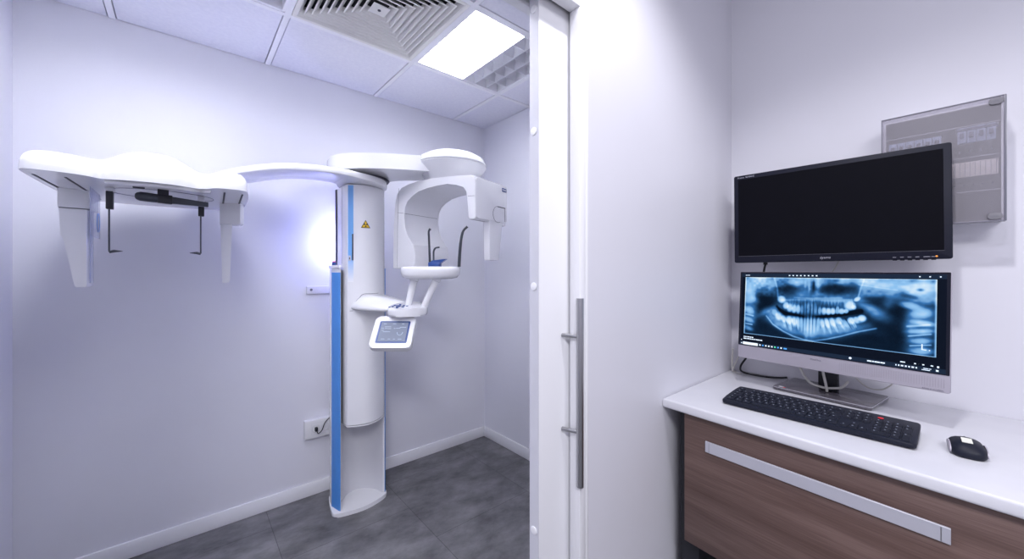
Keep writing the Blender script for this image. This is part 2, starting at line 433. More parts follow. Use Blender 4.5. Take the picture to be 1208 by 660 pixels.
railR = [(.8925,2.2215),(.900,2.212),(.907,2.218),(.9145,2.262),(.915,2.30),(.913,2.385),(.8955,2.385)]
b = NB(); prism(b, railR, .022, 1.345, ); rr = obj('side_rail', b, M['mwhite'], mc)
b = NB(); strip([(.9148,2.268),(.9075,2.2175),(.901,2.2115)], .024, 1.345, -.0012, b); obj('blue_strip', b, M['blue'], rr)
# rear mast behind the moving carriage
b = NB(); addbox(b, .765, .87, 2.402, 2.43, .022, 1.78, .003); obj('mast', b, M['mgrey'], mc)
# moving carriage
def fronty(x):
    f = (x-.672)/(.90-.672); return 2.168 + (2.205-2.168)*f - .055*math.sin(PI*f)
car = [(.6725,2.172)] + [(.675+(.894-.675)*k/14, fronty(.675+(.894-.675)*k/14)) for k in range(15)] + [(.899,2.215),(.8995,2.24)]
car_up = car + [(.897,2.36),(.69,2.36),(.6715,2.345)]
arc2 = [(x, y-.004) for x, y in arc][::-1]
b = NB()
prism(b, car+[(min(x,.888), y) if True else 0 for x, y in arc2[1:-1]], .49, 1.3495)
prism(b, car_up, 1.3495, 1.802)
cr = obj('column_carriage', b, M['mwhite'], mc)
b = NB()
prism(b, [(.6727,2.169)]+[(.675+(.894-.675)*k/14, fronty(.675+(.894-.675)*k/14)-.002) for k in range(15)]+[(.8985,2.209),(.897,2.235)]+[(min(x,.888), y) for x, y in arc2[1:-1]], .480, .4855)
obj('bottom_rim', b, M['mwhite'], cr)
b = NB(); strip([(.6715,2.17),(.6718,2.345)], 1.352, 1.80, .0, b) if False else None
b = NB(); addbox(b, .6665, .6712, 2.338, 2.358, 1.365, 1.80); obj('rear_gap_strip', b, M['black'], cr)
b = NB(); strip([(.6775+.0015*k, fronty(.6775+.0015*k)) for k in range(0, 17)], 1.27, 1.797, -.0010, b); st = obj('fading_blue_stripe', b, M['stripe'], cr)
def onfront(x, z, off=.0):      # frame on the curved column front
    s = (fronty(x+.002)-fronty(x-.002))/.004; tx = Vector((1,s,0)).normalized(); nrm = Vector((tx.y,-tx.x,0))
    return frame_mx(Vector((x, fronty(x), z))+nrm*off, tx, (0,0,1), nrm)
b = NB(); addbox(b, -.0035,.0035,-.072,.072,0,.002,.0008, onfront(.6985,1.46,.0012)); obj('grip_slot', b, M['dgrey'], cr)
b = NB(); addbox(b, -.0055,.0055,-.014,.014,0,.002,.0008, onfront(.685,1.40,.0012)); lk = obj('lock_plate', b, M['alu'], cr)
b = NB(); addbox(b, -.002,.002,-.006,.004,.002,.003, 0, onfront(.685,1.40,.0012)); obj('keyhole', b, M['black'], lk)
# thin printed line along the corner
b = NB(); addbox(b, .6700,.6708, 2.248,2.2495, 1.37,1.80); obj('side_seam', b, M['groove'], cr)
# warning sign
def tri(s, cy0): return [(-s/2, cy0), (s/2, cy0), (0, cy0+s*.88)]
wm = onfront(.760, 1.585, .0008)
b = NB(); prism(b, tri(.050,-.018), 0, .0008, 0, 1, wm); ws = obj('radiation_warning_sign', b, M['black'], cr)
b = NB(); prism(b, tri(.0395,-.0148), .0009, .0013, 0, 1, wm); obj('sign_field', b, M['yellow'], ws)
b = NB()
for a0 in (30, 150, 270):
    sec = [(.0028*math.cos(math.radians(a0-28+56*k/6)), -.002+.0028*math.sin(math.radians(a0-28+56*k/6))) for k in range(7)]
    sec += [(.0108*math.cos(math.radians(a0+28-56*k/6)), -.002+.0108*math.sin(math.radians(a0+28-56*k/6))) for k in range(7)]
    prism(b, sec, .0014, .0018, 0, 1, wm)
prism(b, circ(.0016, 12, 0, -.002), .0014, .0018, 0, 1, wm)
obj('trefoil', b, M['black'], ws)
# rear lamp
b = NB(); lathe(b, [(0,1.475),(.014,1.48),(.018,1.5),(.014,1.52),(0,1.525)], .745, 2.452, 16); obj('rear_lamp', b, M['led'], mc)

# --- side (cephalometric) arm
S = [((-.03,2.27),(-.03,2.40),1.70,1.735), ((.06,2.28),(.08,2.43),1.735,1.772), ((.19,2.205),(.25,2.42),1.785,1.82),
     ((.34,2.085),(.377,2.31),1.808,1.843), ((.476,2.02),(.493,2.235),1.81,1.845), ((.60,2.005),(.62,2.232),1.81,1.845),
     ((.71,2.03),(.675,2.33),1.808,1.845), ((.80,2.065),(.74,2.385),1.806,1.845), ((.865,2.115),(.83,2.395),1.805,1.845), ((.905,2.19),(.895,2.36),1.805,1.845)]
def interp(S, n=5):
    flat = [Vector((a[0],a[1],0)) for a,_,_,_ in S]; A = catmull(flat, n); Bk = catmull([Vector((c[0],c[1],0)) for _,c,_,_ in S], n)
    Z = catmull([Vector((z0,z1,0)) for *_,z0,z1 in S], n); return list(zip(A,Bk,Z))
b = NB(); rings = []
for A, Bk, Z in interp(S):
    d_ = (Bk-A).normalized(); z0, z1 = Z.x, Z.y; r = .010
    pr = [(A+d_*r, z0),(A+d_*.002, z0+.004),(A, z0+r),(A, z1-r),(A+d_*.004, z1-.003),(A+d_*r*1.4, z1),(Bk-d_*r, z1),(Bk-d_*.002,z1-.004),(Bk, z1-r),(Bk, z0+r),(Bk-d_*.002,z0+.004),(Bk-d_*r, z0)]
    rings.append([(p.x,p.y,z) for p,z in pr])
loft(b, rings); obj('side_arm', b, M['mwhite'], mc)
b = NB(); lathe(b, [(.140,1.8452),(.140,1.8528)], .785, 2.243, 64); lathe(b, [(.146,1.853),(.146,1.8555)], .785, 2.243, 64); lathe(b, [(.137,1.8557),(.137,1.862)], .785, 2.243, 64)
obj('swivel_ring', b, M['groove'], mc)

# --- ceph head body
ZC = 1.63
out = [(-.372,1.90),(-.370,1.80),(-.345,1.772),(-.28,1.772),(-.235,1.788),(-.205,1.812),(-.15,1.792),(-.08,1.778),(-.02,1.782),(.03,1.806),(.06,1.790),(.09,1.752),(.13,1.738),(.165,1.742),(.186,1.78),(.205,1.95),(.214,2.20),(.195,2.29),(.14,2.36),(.06,2.395),(-.10,2.42),(-.22,2.42),(-.31,2.39),(-.352,2.30),(-.366,2.10)]
out = [tuple(p)[:2] for p in catmull([Vector((x,y,0)) for x,y in out+[out[0]]], 4)][:-1]
def Hc(x):
    g = lambda c, w, p: math.exp(-abs((x-c)/w)**p)
    return .062 + .020*g(-.33,.095,4) + .066*g(-.085,.115,3) + .024*g(.15,.075,4)
b = NB(); NR = 14; ringv = []
for j in range(NR+1):
    f = 1-(j/NR)**1.6 if j < NR else 0
    f = math.cos(PI/2*(j/NR)) if j < NR else .0
    ring = []
    for x, y in out:
        sx = min(max(x,-.26),.10); sy = 2.08
        px = sx+(x-sx)*f; py = sy+(y-sy)*f
        hh = (1-f**5)**(1/2.3)
        ring.append(b.verts.new((px, py, ZC+.014+(Hc(px)-.014)*hh)))
    ringv.append(ring)
bot = [b.verts.new((x,y,ZC)) for x,y in out]; n = len(out)
for k in range(n): b.faces.new((bot[k], bot[(k+1)%n], ringv[0][(k+1)%n], ringv[0][k]))
for a, c in zip(ringv, ringv[1:]):
    for k in range(n):
        try: b.faces.new((a[k], a[(k+1)%n], c[(k+1)%n], c[k]))
        except ValueError: pass
b.faces.new(bot)
bmesh.ops.remove_doubles(b, verts=b.verts, dist=.0004)
# close the centre seam
ch = obj('ceph_head', b, M['mwhite'], mc, ang=50)
ysl = Vector((math.sin(math.radians(2.65)), math.cos(math.radians(2.65)), 0)); xsl = Vector((ysl.y,-ysl.x,0))
def slot(x, y0, y1, w=.006, name='guide_slot'):
    b = NB(); addbox(b, -w/2, w/2, 0, (y1-y0), -.0014, .0, 0, frame_mx((x,y0,ZC), xsl, ysl, (0,0,1))); obj(name, b, M['black'], ch)
slot(-.355,1.865,2.20); slot(-.288,1.86,2.34); slot(.118,1.83,2.13); slot(.174,1.83,2.09)
# oval seam underneath the middle
b = NB(); ov = [(-.06+.155*math.cos(a)*1, 2.05+.12*math.sin(a)) for a in [2*PI*k/48 for k in range(48)]]
for k in range(48):
    p, q = ov[k], ov[(k+1)%48]
    tube(b, [(p[0],p[1],ZC-.0004),(q[0],q[1],ZC-.0004)], .0011, 4)
obj('oval_seam', b, M['groove'], ch)
# front lip under the middle
b = NB(); prism(b, [(-.20,1.83),(-.08,1.80),(.0,1.803),(.05,1.825),(.075,1.80),(.078,1.84),(.03,1.865),(-.08,1.835),(-.20,1.85)], ZC-.010, ZC, .003, 2); obj('front_lip', b, M['mwhite'], ch)
# left sensor carriage and blade
b = NB(); prism(b, [(-.345,2.10),(-.268,2.112),(-.256,2.21),(-.338,2.21)], 1.560, ZC, .004, 2, bevtop=False); sc = obj('sensor_carriage', b, M['mwhite'], ch)
b = NB()
def bladering(z, xl, xr, yf, yb): return [(xl,yf,z),(xr-.003,yf+.003,z),(xr,yf+.008,z),(xr+.005,yb,z),(xl+.005,yb,z)]
loft(b, [bladering(1.5585,-.342,-.271,2.108,2.19), bladering(1.462,-.339,-.272,2.108,2.19), bladering(1.442,-.331,-.272,2.108,2.19), bladering(1.281,-.306,-.272,2.111,2.18), bladering(1.271,-.302,-.274,2.114,2.175)])
bl = obj('sensor_blade', b, M['mwhite'], sc)
b = NB(); addbox(b, -.2695,-.2655, 2.120, 2.178, 1.285, 1.555, .001); obj('sensor_window', b, M['clear'], bl)
b = NB(); addbox(b, -.343,-.267, 2.106, 2.20, 1.5585, 1.5598); obj('carriage_seam', b, M['groove'], sc)
# acrylic plate
b = NB(); addbox(b, -.2535,-.2505, 2.00, 2.20, 1.455, ZC-.0005, .001); ap = obj('acrylic_plate', b, M['clear'], ch)
b = NB(); cc = [(-.2500, 2.155+.032*math.cos(a), 1.515+.036*math.sin(a)) for a in [2*PI*k/28 for k in range(29)]]
tube(b, cc, .0009, 5); obj('printed_ring', b, M['blue'], ap)
# right collimator
b = NB(); prism(b, [(.120,2.135),(.190,2.085),(.205,2.10),(.205,2.18),(.125,2.19)], 1.538, ZC, .004, 2, bevtop=False); cl = obj('collimator_carriage', b, M['mwhite'], ch)
b = NB(); loft(b, [[(.124,2.150,1.538),(.1345,2.132,1.538),(.163,2.112,1.538),(.166,2.15,1.538),(.13,2.17,1.538)],
                   [(.130,2.150,1.29),(.1375,2.138,1.29),(.156,2.126,1.29),(.156,2.15,1.29),(.133,2.16,1.29)],
                   [(.131,2.151,1.276),(.1375,2.140,1.276),(.153,2.130,1.28),(.153,2.15,1.28),(.133,2.158,1.276)]])
obj('collimator_blade', b, M['mwhite'], cl)
# ear rods
def earrod(x, y, ztop, zb, d_):
    b = NB(); addbox(b, x-.011, x+.011, y-.012, y+.012, ztop, ZC-.0005, .002); r0 = obj('ear_rod_holder', b, M['mgrey'], ch)
    b = NB(); addbox(b, x-.009, x+.010, y-.013, y+.010, zb, ztop-.0002, .002); obj('black_clamp', b, M['black'], r0)
    b = NB(); tube(b, [(x-.001,y-.002,zb+.002),(x-.001,y-.002,1.400)], .0026, 8)
    xd = xsl*d_; tip = [(Vector((x-.001,y-.002,1.398)), .0045), (Vector((x-.001,y-.002,1.402))+xd*.012, .005), (Vector((x-.001,y-.002,1.402))+xd*.034, .001)]
    tube(b, [p for p,_ in tip], [r for _,r in tip], 8); obj('ear_rod', b, M['dgrey'], r0)
earrod(-.203, 1.985, 1.616, 1.552, 1); earrod(.052, 1.985, 1.600, 1.550, -1)
# forehead support lying under the middle
P0 = Vector((-.118,1.89,1.595)); P1 = Vector((.055,1.905,1.588)); dd = (P1-P0).normalized()
b = NB(); tube(b, [P0-dd*.014, P0-dd*.010, P0, P0+dd*.03, P0+dd*.045], [.006,.012,.0165,.0165,.0155], 14); fs = obj('forehead_support', b, M['dgrey'], ch)
b = NB(); side = Vector((-dd.y,dd.x,0)); mxf = frame_mx(P0+dd*.045, dd, side, (0,0,1))
addbox(b, 0, .04, -.014, .014, -.015, .016, .002, mxf); addbox(b, .0, .03, -.01, .01, .016, .034, 0, mxf); obj('support_block', b, M['black'], fs)
b = NB(); loft(b, [[tuple(mxf @ Vector((.04, s*.010, z*.012))) for s, z in ((-1,-1),(1,-1),(1,1),(-1,1))], [tuple(mxf @ Vector((.145, s*.008, z*.0085))) for s, z in ((-1,-1),(1,-1),(1,1),(-1,1))]])
obj('support_arm', b, M['dgrey'], fs)
b = NB(); addbox(b, -.135,-.105, 1.855, 1.875, ZC-.012, ZC-.0005, .002); obj('release_lever', b, M['black'], ch)

# --- overhead arm and disc
UC = FW*2.17 + RT*(-.342); ux, uy = UC.x, UC.y
oa = smooth_poly([(.595,2.25),(.600,2.13),(.66,2.04),(.76,1.965),(.86,1.905),(.95,1.862),(1.05,1.81),(1.14,1.785),(1.22,1.81),(1.25,1.88),(1.19,1.97),(1.05,2.07),(.93,2.19),(.93,2.33),(.86,2.41),(.70,2.41),(.62,2.36)], 3)
b = NB(); prism(b, oa, 1.8625, 1.942, .030, 6); ov_ = obj('overhead_arm', b, M['mwhite'], mc)
b = NB(); lathe(b, [(.118,1.812),(.135,1.835),(.165,1.870),(.188,1.902),(.196,1.912),(.193,1.917)], ux, uy, 64); dc = obj('rotation_cone', b, M['mgrey2'], mc, ang=60)
b = NB(); lathe(b, [(.193,1.9172),(.198,1.920),(.197,1.928),(.180,1.955),(.14,1.978),(.08,1.992),(0,1.996)], ux, uy, 64); obj('dome_cover', b, M['mwhite'], dc, ang=60)

# --- rotating C-unit, profile in the plane (s, z), extruded away from the viewer
PA = FW*2.2 + RT*(-.651); PB = FW*1.9 + RT*(-.185)
sd = (PB-PA).normalized(); aw = Vector((-sd.y, sd.x, 0))
if aw.dot(FW) < 0: aw = -aw
def Q(px, py, off=0.0):          # pixel to (s, z) on the unit's front plane (moved back by off)
    r = (px-604)/F; d3 = FW + RT*r; P = PA+aw*off
    det = d3.x*(-sd.y) - d3.y*(-sd.x); tt = (P.x*(-sd.y) - P.y*(-sd.x))/det
    s = (d3*tt-P).dot(sd); return (s, H_CAM+(320-py)/F*tt)
inner = [(552,257),(552,232),(551,225),(547,219.5),(539,217),(528,217),(516,219),(504,222),(493.6,226),(486,230.5),(480,237),(476.8,245),(476,256),(477,268),(480,278),(484,285),(489,290),(489.5,302),(489.5,318)]
outerp = [(463.5,317),(464,290),(465,262),(466,240),(468,229),(473,222),(482,217.5),(494,213.5),(510,210.5),(530,208.2),(545,207),(556,206.3),(560,208),(560.8,215),(561,240),(561,256),(558.5,259),(554,259)]
prof = [Q(*p) for p in inner] + [Q(*p) for p in outerp]
mxu = frame_mx(PA, sd, (0,0,1), -aw)     # local x=s, y=z(world), z=towards viewer
mxu.translation = Vector((PA.x, PA.y, 0))
D = .275
b = NB(); prism(b, prof, -D, 0, .006, 3, mxu); cu_ = obj('rotating_c_arm', b, M['mwhite'], mc, ang=30)
# seams over the front and inner faces
b = NB()
def seam(pts, off=0, r=.0009): tube(b, [mxu @ Vector((*Q(*p), .0003)) for p in pts], r, 5)
seam([(470.5,222.5),(470,240),(469,270),(468.6,316)]); obj('cover_seam', b, M['groove'], cu_); b = NB(); seam([(468.8,251),(472,251.4),(476.3,251.8)])
obj('cover_seam', b, M['groove'], cu_); b = NB()
sI = Q(476.3,252)[0]; tube(b, [mxu @ Vector((sI+.0006, Q(476,252)[1], 0)), mxu @ Vector((sI+.0006, Q(476,252)[1], -D*.98))], .0009, 5)
obj('cover_seam', b, M['groove'], cu_); b = NB()
tube(b, [mxu @ Vector((*Q(552,231.5), .0004)), mxu @ Vector((*Q(560,231), .0004))], .0009, 5)
obj('cover_seam', b, M['groove'], cu_)
# small hook mark on inner face
# outer face details (frame on the +s side of the right block)
sO = Q(561,240)[0]
mxo = frame_mx(Vector((PA.x,PA.y,0))+sd*sO, aw, (0,0,1), sd)      # x = away, y = z, z = outwards
b = NB(); loft_pts = rrect(.272, .205, .02, 4, .139, 1.695)
prism(b, loft_pts, .0, .004, .002, 2, mxo); oc = obj('tube_housing', b, M['mwhite'], cu_)
b = NB(); cyc = [(.185+.043*math.cos(a), 1.632+.043*math.sin(a)) for a in [math.radians(x) for x in range(70, 300, 12)]]
tube(b, [mxo @ Vector((x,y,.0048)) for x,y in cyc], .0009, 5); obj('pivot_seam', b, M['groove'], oc)
b = NB(); addbox(b, .185,.255, 1.672,1.676, .004,.0065, 0, mxo); addbox(b, .253,.256, 1.60,1.672, .004,.0048, 0, mxo); obj('vent_slot', b, M['dgrey'], oc)
b = NB(); addbox(b, .226,.268, 1.762,1.782, .004,.0052, .0005, mxo); bd = obj('blue_badge', b, M['navy'], oc)
b = NB()
for k in range(4): addbox(b, .230+.009*k,.236+.009*k, 1.768,1.776, .0052,.0056, 0, mxo)
obj('badge_marks', b, M['mgrey2'], bd)
# tube head hanging below
mxs = frame_mx(Vector((PA.x,PA.y,0)), sd, aw, (0,0,1))
def ring_su(z, s0, s1, u0, u1):
    r=.006; pts = rrect(s1-s0, u1-u0, r, 3, (s0+s1)/2, (u0+u1)/2); return [tuple(mxs @ Vector((x,y,z))) for x,y in pts]
sB = Q(552,240)[0]
b = NB(); loft(b, [ring_su(1.60, sB+.004, sO-.002, .118, .240), ring_su(1.585, sB+.004, sO-.002, .118, .240), ring_su(1.555, sB+.004, sO-.002, .120, .236), ring_su(1.395, sB+.006, sO-.003, .122, .212), ring_su(1.388, sB+.008, sO-.005, .124, .208)])
obj('tube_head', b, M['mwhite'], cu_)
b = NB(); loft(b, [ring_su(1.62, sB-.0, sO, .235, .272), ring_su(1.578, sB+.004, sO-.003, .24, .270)]); obj('rear_fin', b, M['mwhite'], cu_)

# --- patient support: shelf, posts, hub, arm from column, touch panel
def W(px, py, t): r = (px-604)/F; p = FW*t + RT*(r*t); return Vector((p.x, p.y, H_CAM+(320-py)/F*t))
mxv = frame_mx((0,0,0), RT, FW, (0,0,1))
def lat(px, t): return (px-604)/F*t
T0 = 1.95
l0, l1 = lat(474.5,T0), lat(544,T0)
shelf = smooth_poly([(l0,T0-.02),(l0+.012,T0-.075),(l0+.07,T0-.105),(l1-.09,T0-.085),(l1-.02,T0-.05),(l1,T0),(l1-.015,T0+.05),(l1-.08,T0+.085),(l0+.07,T0+.11),(l0+.01,T0+.06)],2)
b = NB()
def shr(z, k): 
    cxs = sum(p[0] for p in shelf)/len(shelf)-.02; cys = T0
    return [tuple(mxv @ Vector((cxs+(x-cxs)*k, cys+(y-cys)*k, z))) for x,y in shelf]
loft(b, [shr(1.290,.62), shr(1.291,.74), shr(1.297,.90), shr(1.312,.975), shr(1.330,1.0), shr(1.343,.995), shr(1.350,.96), shr(1.3515,.90)])
sh = obj('chin_rest_shelf', b, M['mwhite'], mc, ang=60)
hubz0, hubz1 = 1.108, 1.150
TH = 1.93
for (xa, xb) in ((489,481),(516,500)):
    b = NB(); p = W(xa,328,T0+.0); q = W(xb,361,TH); q.z = 1.150
    p.z = 1.298; dv = (p-q); rings = []
    tube(b, [q, q+dv*.25, q+dv*.7, q+dv*.86, q+dv*.88, p], [.0165,.0165,.0185,.0185,.022,.022], 14)
    obj('support_post', b, M['mwhite'], mc)
def tilt_hub(bm):
    for v in bm.verts:
        k = min(1, max(0,(v.co.z-hubz0-.012)/(hubz1-hubz0-.012)))
        v.co.z += k*(.008+.16*(Vector((v.co.x,v.co.y,0)).dot(FW)-TH))
hl, hr = lat(457.5,TH), lat(505.5,TH)
hub = smooth_poly([(hl,TH),(hl+.02,TH-.07),(hl+.09,TH-.085),(hr-.05,TH-.06),(hr,TH-.01),(hr-.02,TH+.05),(hr-.08,TH+.08),(hl+.04,TH+.07)],2)
b = NB(); prism(b, [(x,y) for x,y in hub], hubz0, hubz1, .013, 4, mxv); tilt_hub(b); hb = obj('control_hub', b, M['mwhite'], mc)
b = NB()
kc = (hl+.060, TH-.022)
for k,(dx,dy,w,h) in enumerate(((0,0,.022,.030),(-.026,-.008,.012,.012),(-.022,.016,.012,.010),(-.038,-.020,.010,.009),(.024,.012,.012,.012),(.026,-.014,.014,.009),(.042,.006,.010,.014),(.003,-.034,.012,.009),(.0,.032,.010,.010))):
    prism(b, rrect(w,h,min(w,h)*.4,3,kc[0]+dx,kc[1]+dy), hubz1, hubz1+.0028, 0,1, mxv)
tilt_hub(b)
obj('keypad', b, M['navy'], hb)
# arm from the column to the hub
A0 = Vector((.745,2.115,0)); A1 = Vector((.885,2.19,0)); hubc = FW*TH+RT*(hl+.05)
b = NB(); secs = []
front = [Vector((.690,2.160,0)), Vector((.705,2.085,0)), Vector((.745,2.020,0)), Vector((.80,1.965,0)), Vector((.86,1.905,0)), hubc+Vector((-.02,-.055,0))]
rear = [Vector((.885,2.20,0)), Vector((.893,2.165,0)), Vector((.905,2.12,0)), Vector((.925,2.07,0)), Vector((.955,2.02,0)), hubc+Vector((.05,.05,0))]
ztop = [1.200,1.197,1.190,1.178,1.160,1.146]; zbot = [1.118,1.118,1.117,1.115,1.113,1.112]
for A, Bk, z1, z0 in zip(catmull(front,4), catmull(rear,4), catmull([Vector((z,0,0)) for z in ztop],4), catmull([Vector((z,0,0)) for z in zbot],4)):
    d_ = (Bk-A).normalized(); z1 = z1.x; z0 = z0.x; hh = z1-z0; L_ = (Bk-A).length
    pr = [(A+d_*.012, z0),(A+d_*.002, z0+.006),(A, z0+.016),(A+d_*.010, z0+hh*.45),(A+d_*.035, z0+hh*.8),(A+d_*.065, z1-.001),(A+d_*.09, z1),(Bk-d_*.03, z1),(Bk-d_*.008, z1-.008),(Bk, z0+hh*.5),(Bk-d_*.003,z0+.006),(Bk-d_*.012, z0)]
    secs.append([(p.x,p.y,z) for p,z in pr])
loft(b, secs); obj('support_arm', b, M['mwhite'], mc, ang=60)
b = NB()
tube(b, [onfront(.700,1.113,.0005).translation, onfront(.685,1.113,.0005).translation], .0012, 6)
pts = [onfront(.699,1.122,.001).translation, onfront(.702,1.150,.001).translation, onfront(.73,1.185,.001).translation, onfront(.748,1.203,.001).translation, onfront(.79,1.204,.001).translation, onfront(.84,1.204,.001).translation]
tube(b, pts, .0012, 6, smooth=3); obj('arm_seam', b, M['groove'], cr)
# touch panel
pc_t = 1.86
TLc = W(446,374,1.900); TRc = W(489.5,373.5,1.900); BLc = W(435.5,410,1.785); BRc = W(482.5,411,1.785)
wx = ((TRc-TLc)+(BRc-BLc)).normalized(); wy = ((TLc-BLc)+(TRc-BRc)).normalized(); wn = wx.cross(wy).normalized()
if wn.dot(FW) > 0: wn = -wn
ctr = (TLc+TRc+BLc+BRc)/4
if wx.cross(wy).dot(wn) < 0: pass
mxp = frame_mx(ctr, wx, wy, wn)
pw, ph = .196, .176
b = NB(); prism(b, rrect(pw, ph, .020, 5), -.034, 0, .007, 3, mxp); tp = obj('touch_panel', b, M['mwhite'], mc)
b = NB(); prism(b, rrect(.148, .122, .006, 4, .002, -.002), 0, .0012, 0, 1, mxp); fr_ = obj('blue_surround', b, M['blue' if False else 'navy'], tp)
m_sc = mat('panel_display', (.16,.18,.24), .5, spec=.2, emit=(.36,.42,.56), estr=.15); 
b = NB(); prism(b, rrect(.130, .106, .002, 2, .002, -.001), .0013, .0018, 0, 1, mxp); ds = obj('display', b, m_sc, fr_)
b = NB()
random.seed(3)
for (x,y,w) in ((-.045,.043,.014),(.0,.043,.016),(.042,.043,.012),(-.028,.026,.030),(-.052,.018,.012),(-.036,.018,.010),(-.020,.016,.018),(.005,.017,.008),(.018,.018,.012),(.045,.024,.030),(.028,.019,.010),(-.05,.006,.010),(-.03,-.002,.034),(-.04,-.042,.018),(-.01,-.042,.012),(.014,-.042,.010),(.04,-.042,.018)):
    addbox(b, x-w/2, x+w/2, y-.0012, y+.0012, .0018, .0021, 0, mxp)
arcp = [(.035+.013*math.cos(a), -.004+.017*math.sin(a)) for a in [math.radians(x) for x in range(180, 365, 15)]]
tube(b, [mxp @ Vector((x,y,.002)) for x,y in arcp], .0014, 5)
obj('display_marks', b, mat('display_mark_pale', (.35,.40,.50), .5, emit=(.5,.58,.72), estr=.35), fr_)
b = NB(); q = hubc+Vector((0,0,0)); n0 = W(474,372,1.93); lathe(b, [(.040,1.085),(.040,1.1078)], n0.x, n0.y, 24); tube(b, [(n0.x,n0.y,1.09), tuple(ctr-wn*.028+wy*.045)], .018, 12); obj('panel_neck', b, M['mgrey'], mc)
# chin rest and bite block, temple supports
b = NB(); p = W(515,312,T0-.02)
mxc = frame_mx((p.x,p.y,1.3505), RT, FW, (0,0,1))
addbox(b, -.038,.022,-.024,.024,0,.024,.004, mxc); 
loft(b, [[tuple(mxc @ Vector(v)) for v in ((-.03,-.022,.018),(.022,-.022,.018),(.022,.022,.018),(-.03,.022,.018))],[tuple(mxc @ Vector(v)) for v in ((-.02,-.024,.032),(.052,-.024,.040),(.052,.024,.040),(-.02,.024,.032))]])
obj('chin_rest', b, M['navy'], sh)
def wp(px,py,t=T0-.02): return W(px,py,t)
b = NB(); tube(b, [wp(511.5,308),wp(511.5,298),wp(512.5,294.5),wp(514.5,292.5),wp(518.5,292)], [.0048,.0048,.0042,.004], 8, smooth=3); obj('bite_rod', b, M['dgrey'], sh)
b = NB(); tube(b, [wp(507,314,T0+.02),wp(506.8,300,T0+.02),wp(506,280,T0+.02),wp(505.8,273.5,T0+.02),wp(507.3,270.5,T0+.015)], [.0062,.0056,.0052,.0075], 8, smooth=3); obj('temple_support', b, M['dgrey'], sh)
b = NB(); tube(b, [wp(541.5,315,T0-.01),wp(542.3,300,T0-.01),wp(543.8,284,T0-.01),wp(546.3,273,T0-.01),wp(551.5,267.5,T0-.01)], [.0082,.0078,.0068,.006,.0068], 8, smooth=4); obj('temple_support', b, M['dgrey'], sh)

# ------------------------------------------------------------------ wall fittings in the x-ray room
t = thing('wall_bracket', 'small white wall plate with two screws left of the machine column', 'bracket', (.61,YB,1.215))
b = NB(); prism(b, rrect(.155,.046,.004,3), 0, .012, .002, 2, frame_mx((.625,YB,1.217),(1,0,0),(0,0,1),(0,-1,0))); obj('plate', b, M['wall2'], t)
for x in (.572,.680):
    b = NB(); prism(b, circ(.0075,16), .0122, .0155, .001, 1, frame_mx((x,YB,1.219),(1,0,0),(0,0,1),(0,-1,0))); obj('screw', b, M['greytext'], t)
t = thing('wall_socket', 'white double power socket low on the wall behind the machine column', 'socket', (.63,YB,.40))
mw = frame_mx((.622,YB,.398),(1,0,0),(0,0,1),(0,-1,0))
b = NB(); prism(b, rrect(.178,.108,.005,3), 0, .034, .004, 2, mw); bp = obj('back_box', b, M['socket'], t)
b = NB()
for x in (-.052,-.001, .046): addbox(b, x-.0008, x+.0008, -.034,.034,.0342,.0349,0,mw)
addbox(b, -.052,.078,-.0348,-.0338,.0342,.0349,0,mw); addbox(b, -.052,.078,.0338,.0348,.0342,.0349,0,mw)
obj('module_seam', b, M['mgrey'], bp)
for x in (-.030, .022):
    b = NB(); cc = [mw @ Vector((x+.020*math.cos(a), .0+.022*math.sin(a), .0348)) for a in [2*PI*k/24 for k in range(25)]]
    tube(b, cc, .0013, 5); lathe_r = None; obj('socket_ring', b, M['mgrey'], bp)
b = NB(); prism(b, rrect(.015,.022,.003,3,-.030,.000), .0352, .055, .003, 2, mw); pg = obj('power_plug', b, M['black'], None, origin=(.61,YB-.04,.40)); tag(pg, 'black plug in the wall socket with thin black cord', 'plug')
b = NB(); tube(b, [mw @ Vector(v) for v in ((-.030,-.004,.052),(-.024,-.020,.064),(-.006,-.002,.072),(.014,.034,.060),(.055,.060,.045),(.085,.068,.045))], .0026, 7, smooth=5); obj('cord', b, M['cable_b'], pg)

# ------------------------------------------------------------------ counter and drawer cabinet
ZT = .8965
slope = -.0745   # front edge drifts outwards toward the viewer's right
def cxf(y, off=0): return 1.242 + off + (y-.66)*(-slope)
b = NB(); YE = -1.3
pts = [(cxf(.662), .662), (XR-.001, .662), (XR-.001, YE), (cxf(YE), YE)]
prism(b, pts, ZT-.031, ZT, .007, 4); o = obj('worktop', b, M['counter'], None, origin=(1.55,-.3,ZT-.031)); tag(o, 'white laminate worktop under the monitors, keyboard and mouse', 'worktop')
t = thing('drawer_cabinet', 'wall-hung brown wood drawer cabinet under the white worktop', 'cabinet', (1.55,.1,.44))
ang = math.atan2(-slope,1)
def cmx(y, z, off=.022):      # frame on the drawer front: x along front to the right of picture, y up, z outwards (-X)
    d_ = Vector((slope, -1, 0)).normalized(); return frame_mx((cxf(y,off), y, z), d_, (0,0,1), (-1/math.hypot(1,slope)*1, slope, 0))
b = NB(); yl = .596; ye = -1.2
prism(b, [(cxf(yl,.042),.562),(XR-.014,.562),(XR-.014,ye),(cxf(ye,.042),ye)], .445, ZT-.0315); obj('carcass', b, M['wood'], t)
b = NB(); addbox(b, 1.300, 1.84, .566, .628, 0, ZT-.0315, .002); obj('side_support', b, M['black'], t)
L_ = .98
b = NB(); mm = cmx(yl, .440); addbox(b, 0, L_, 0, .421, -.018, 0, .0012, mm); df = obj('drawer_front', b, M['wood'], t)
b = NB(); addbox(b, L_+.004, L_+.80, 0, .421, -.018, 0, .0012, mm); obj('drawer_front', b, M['wood'], t)
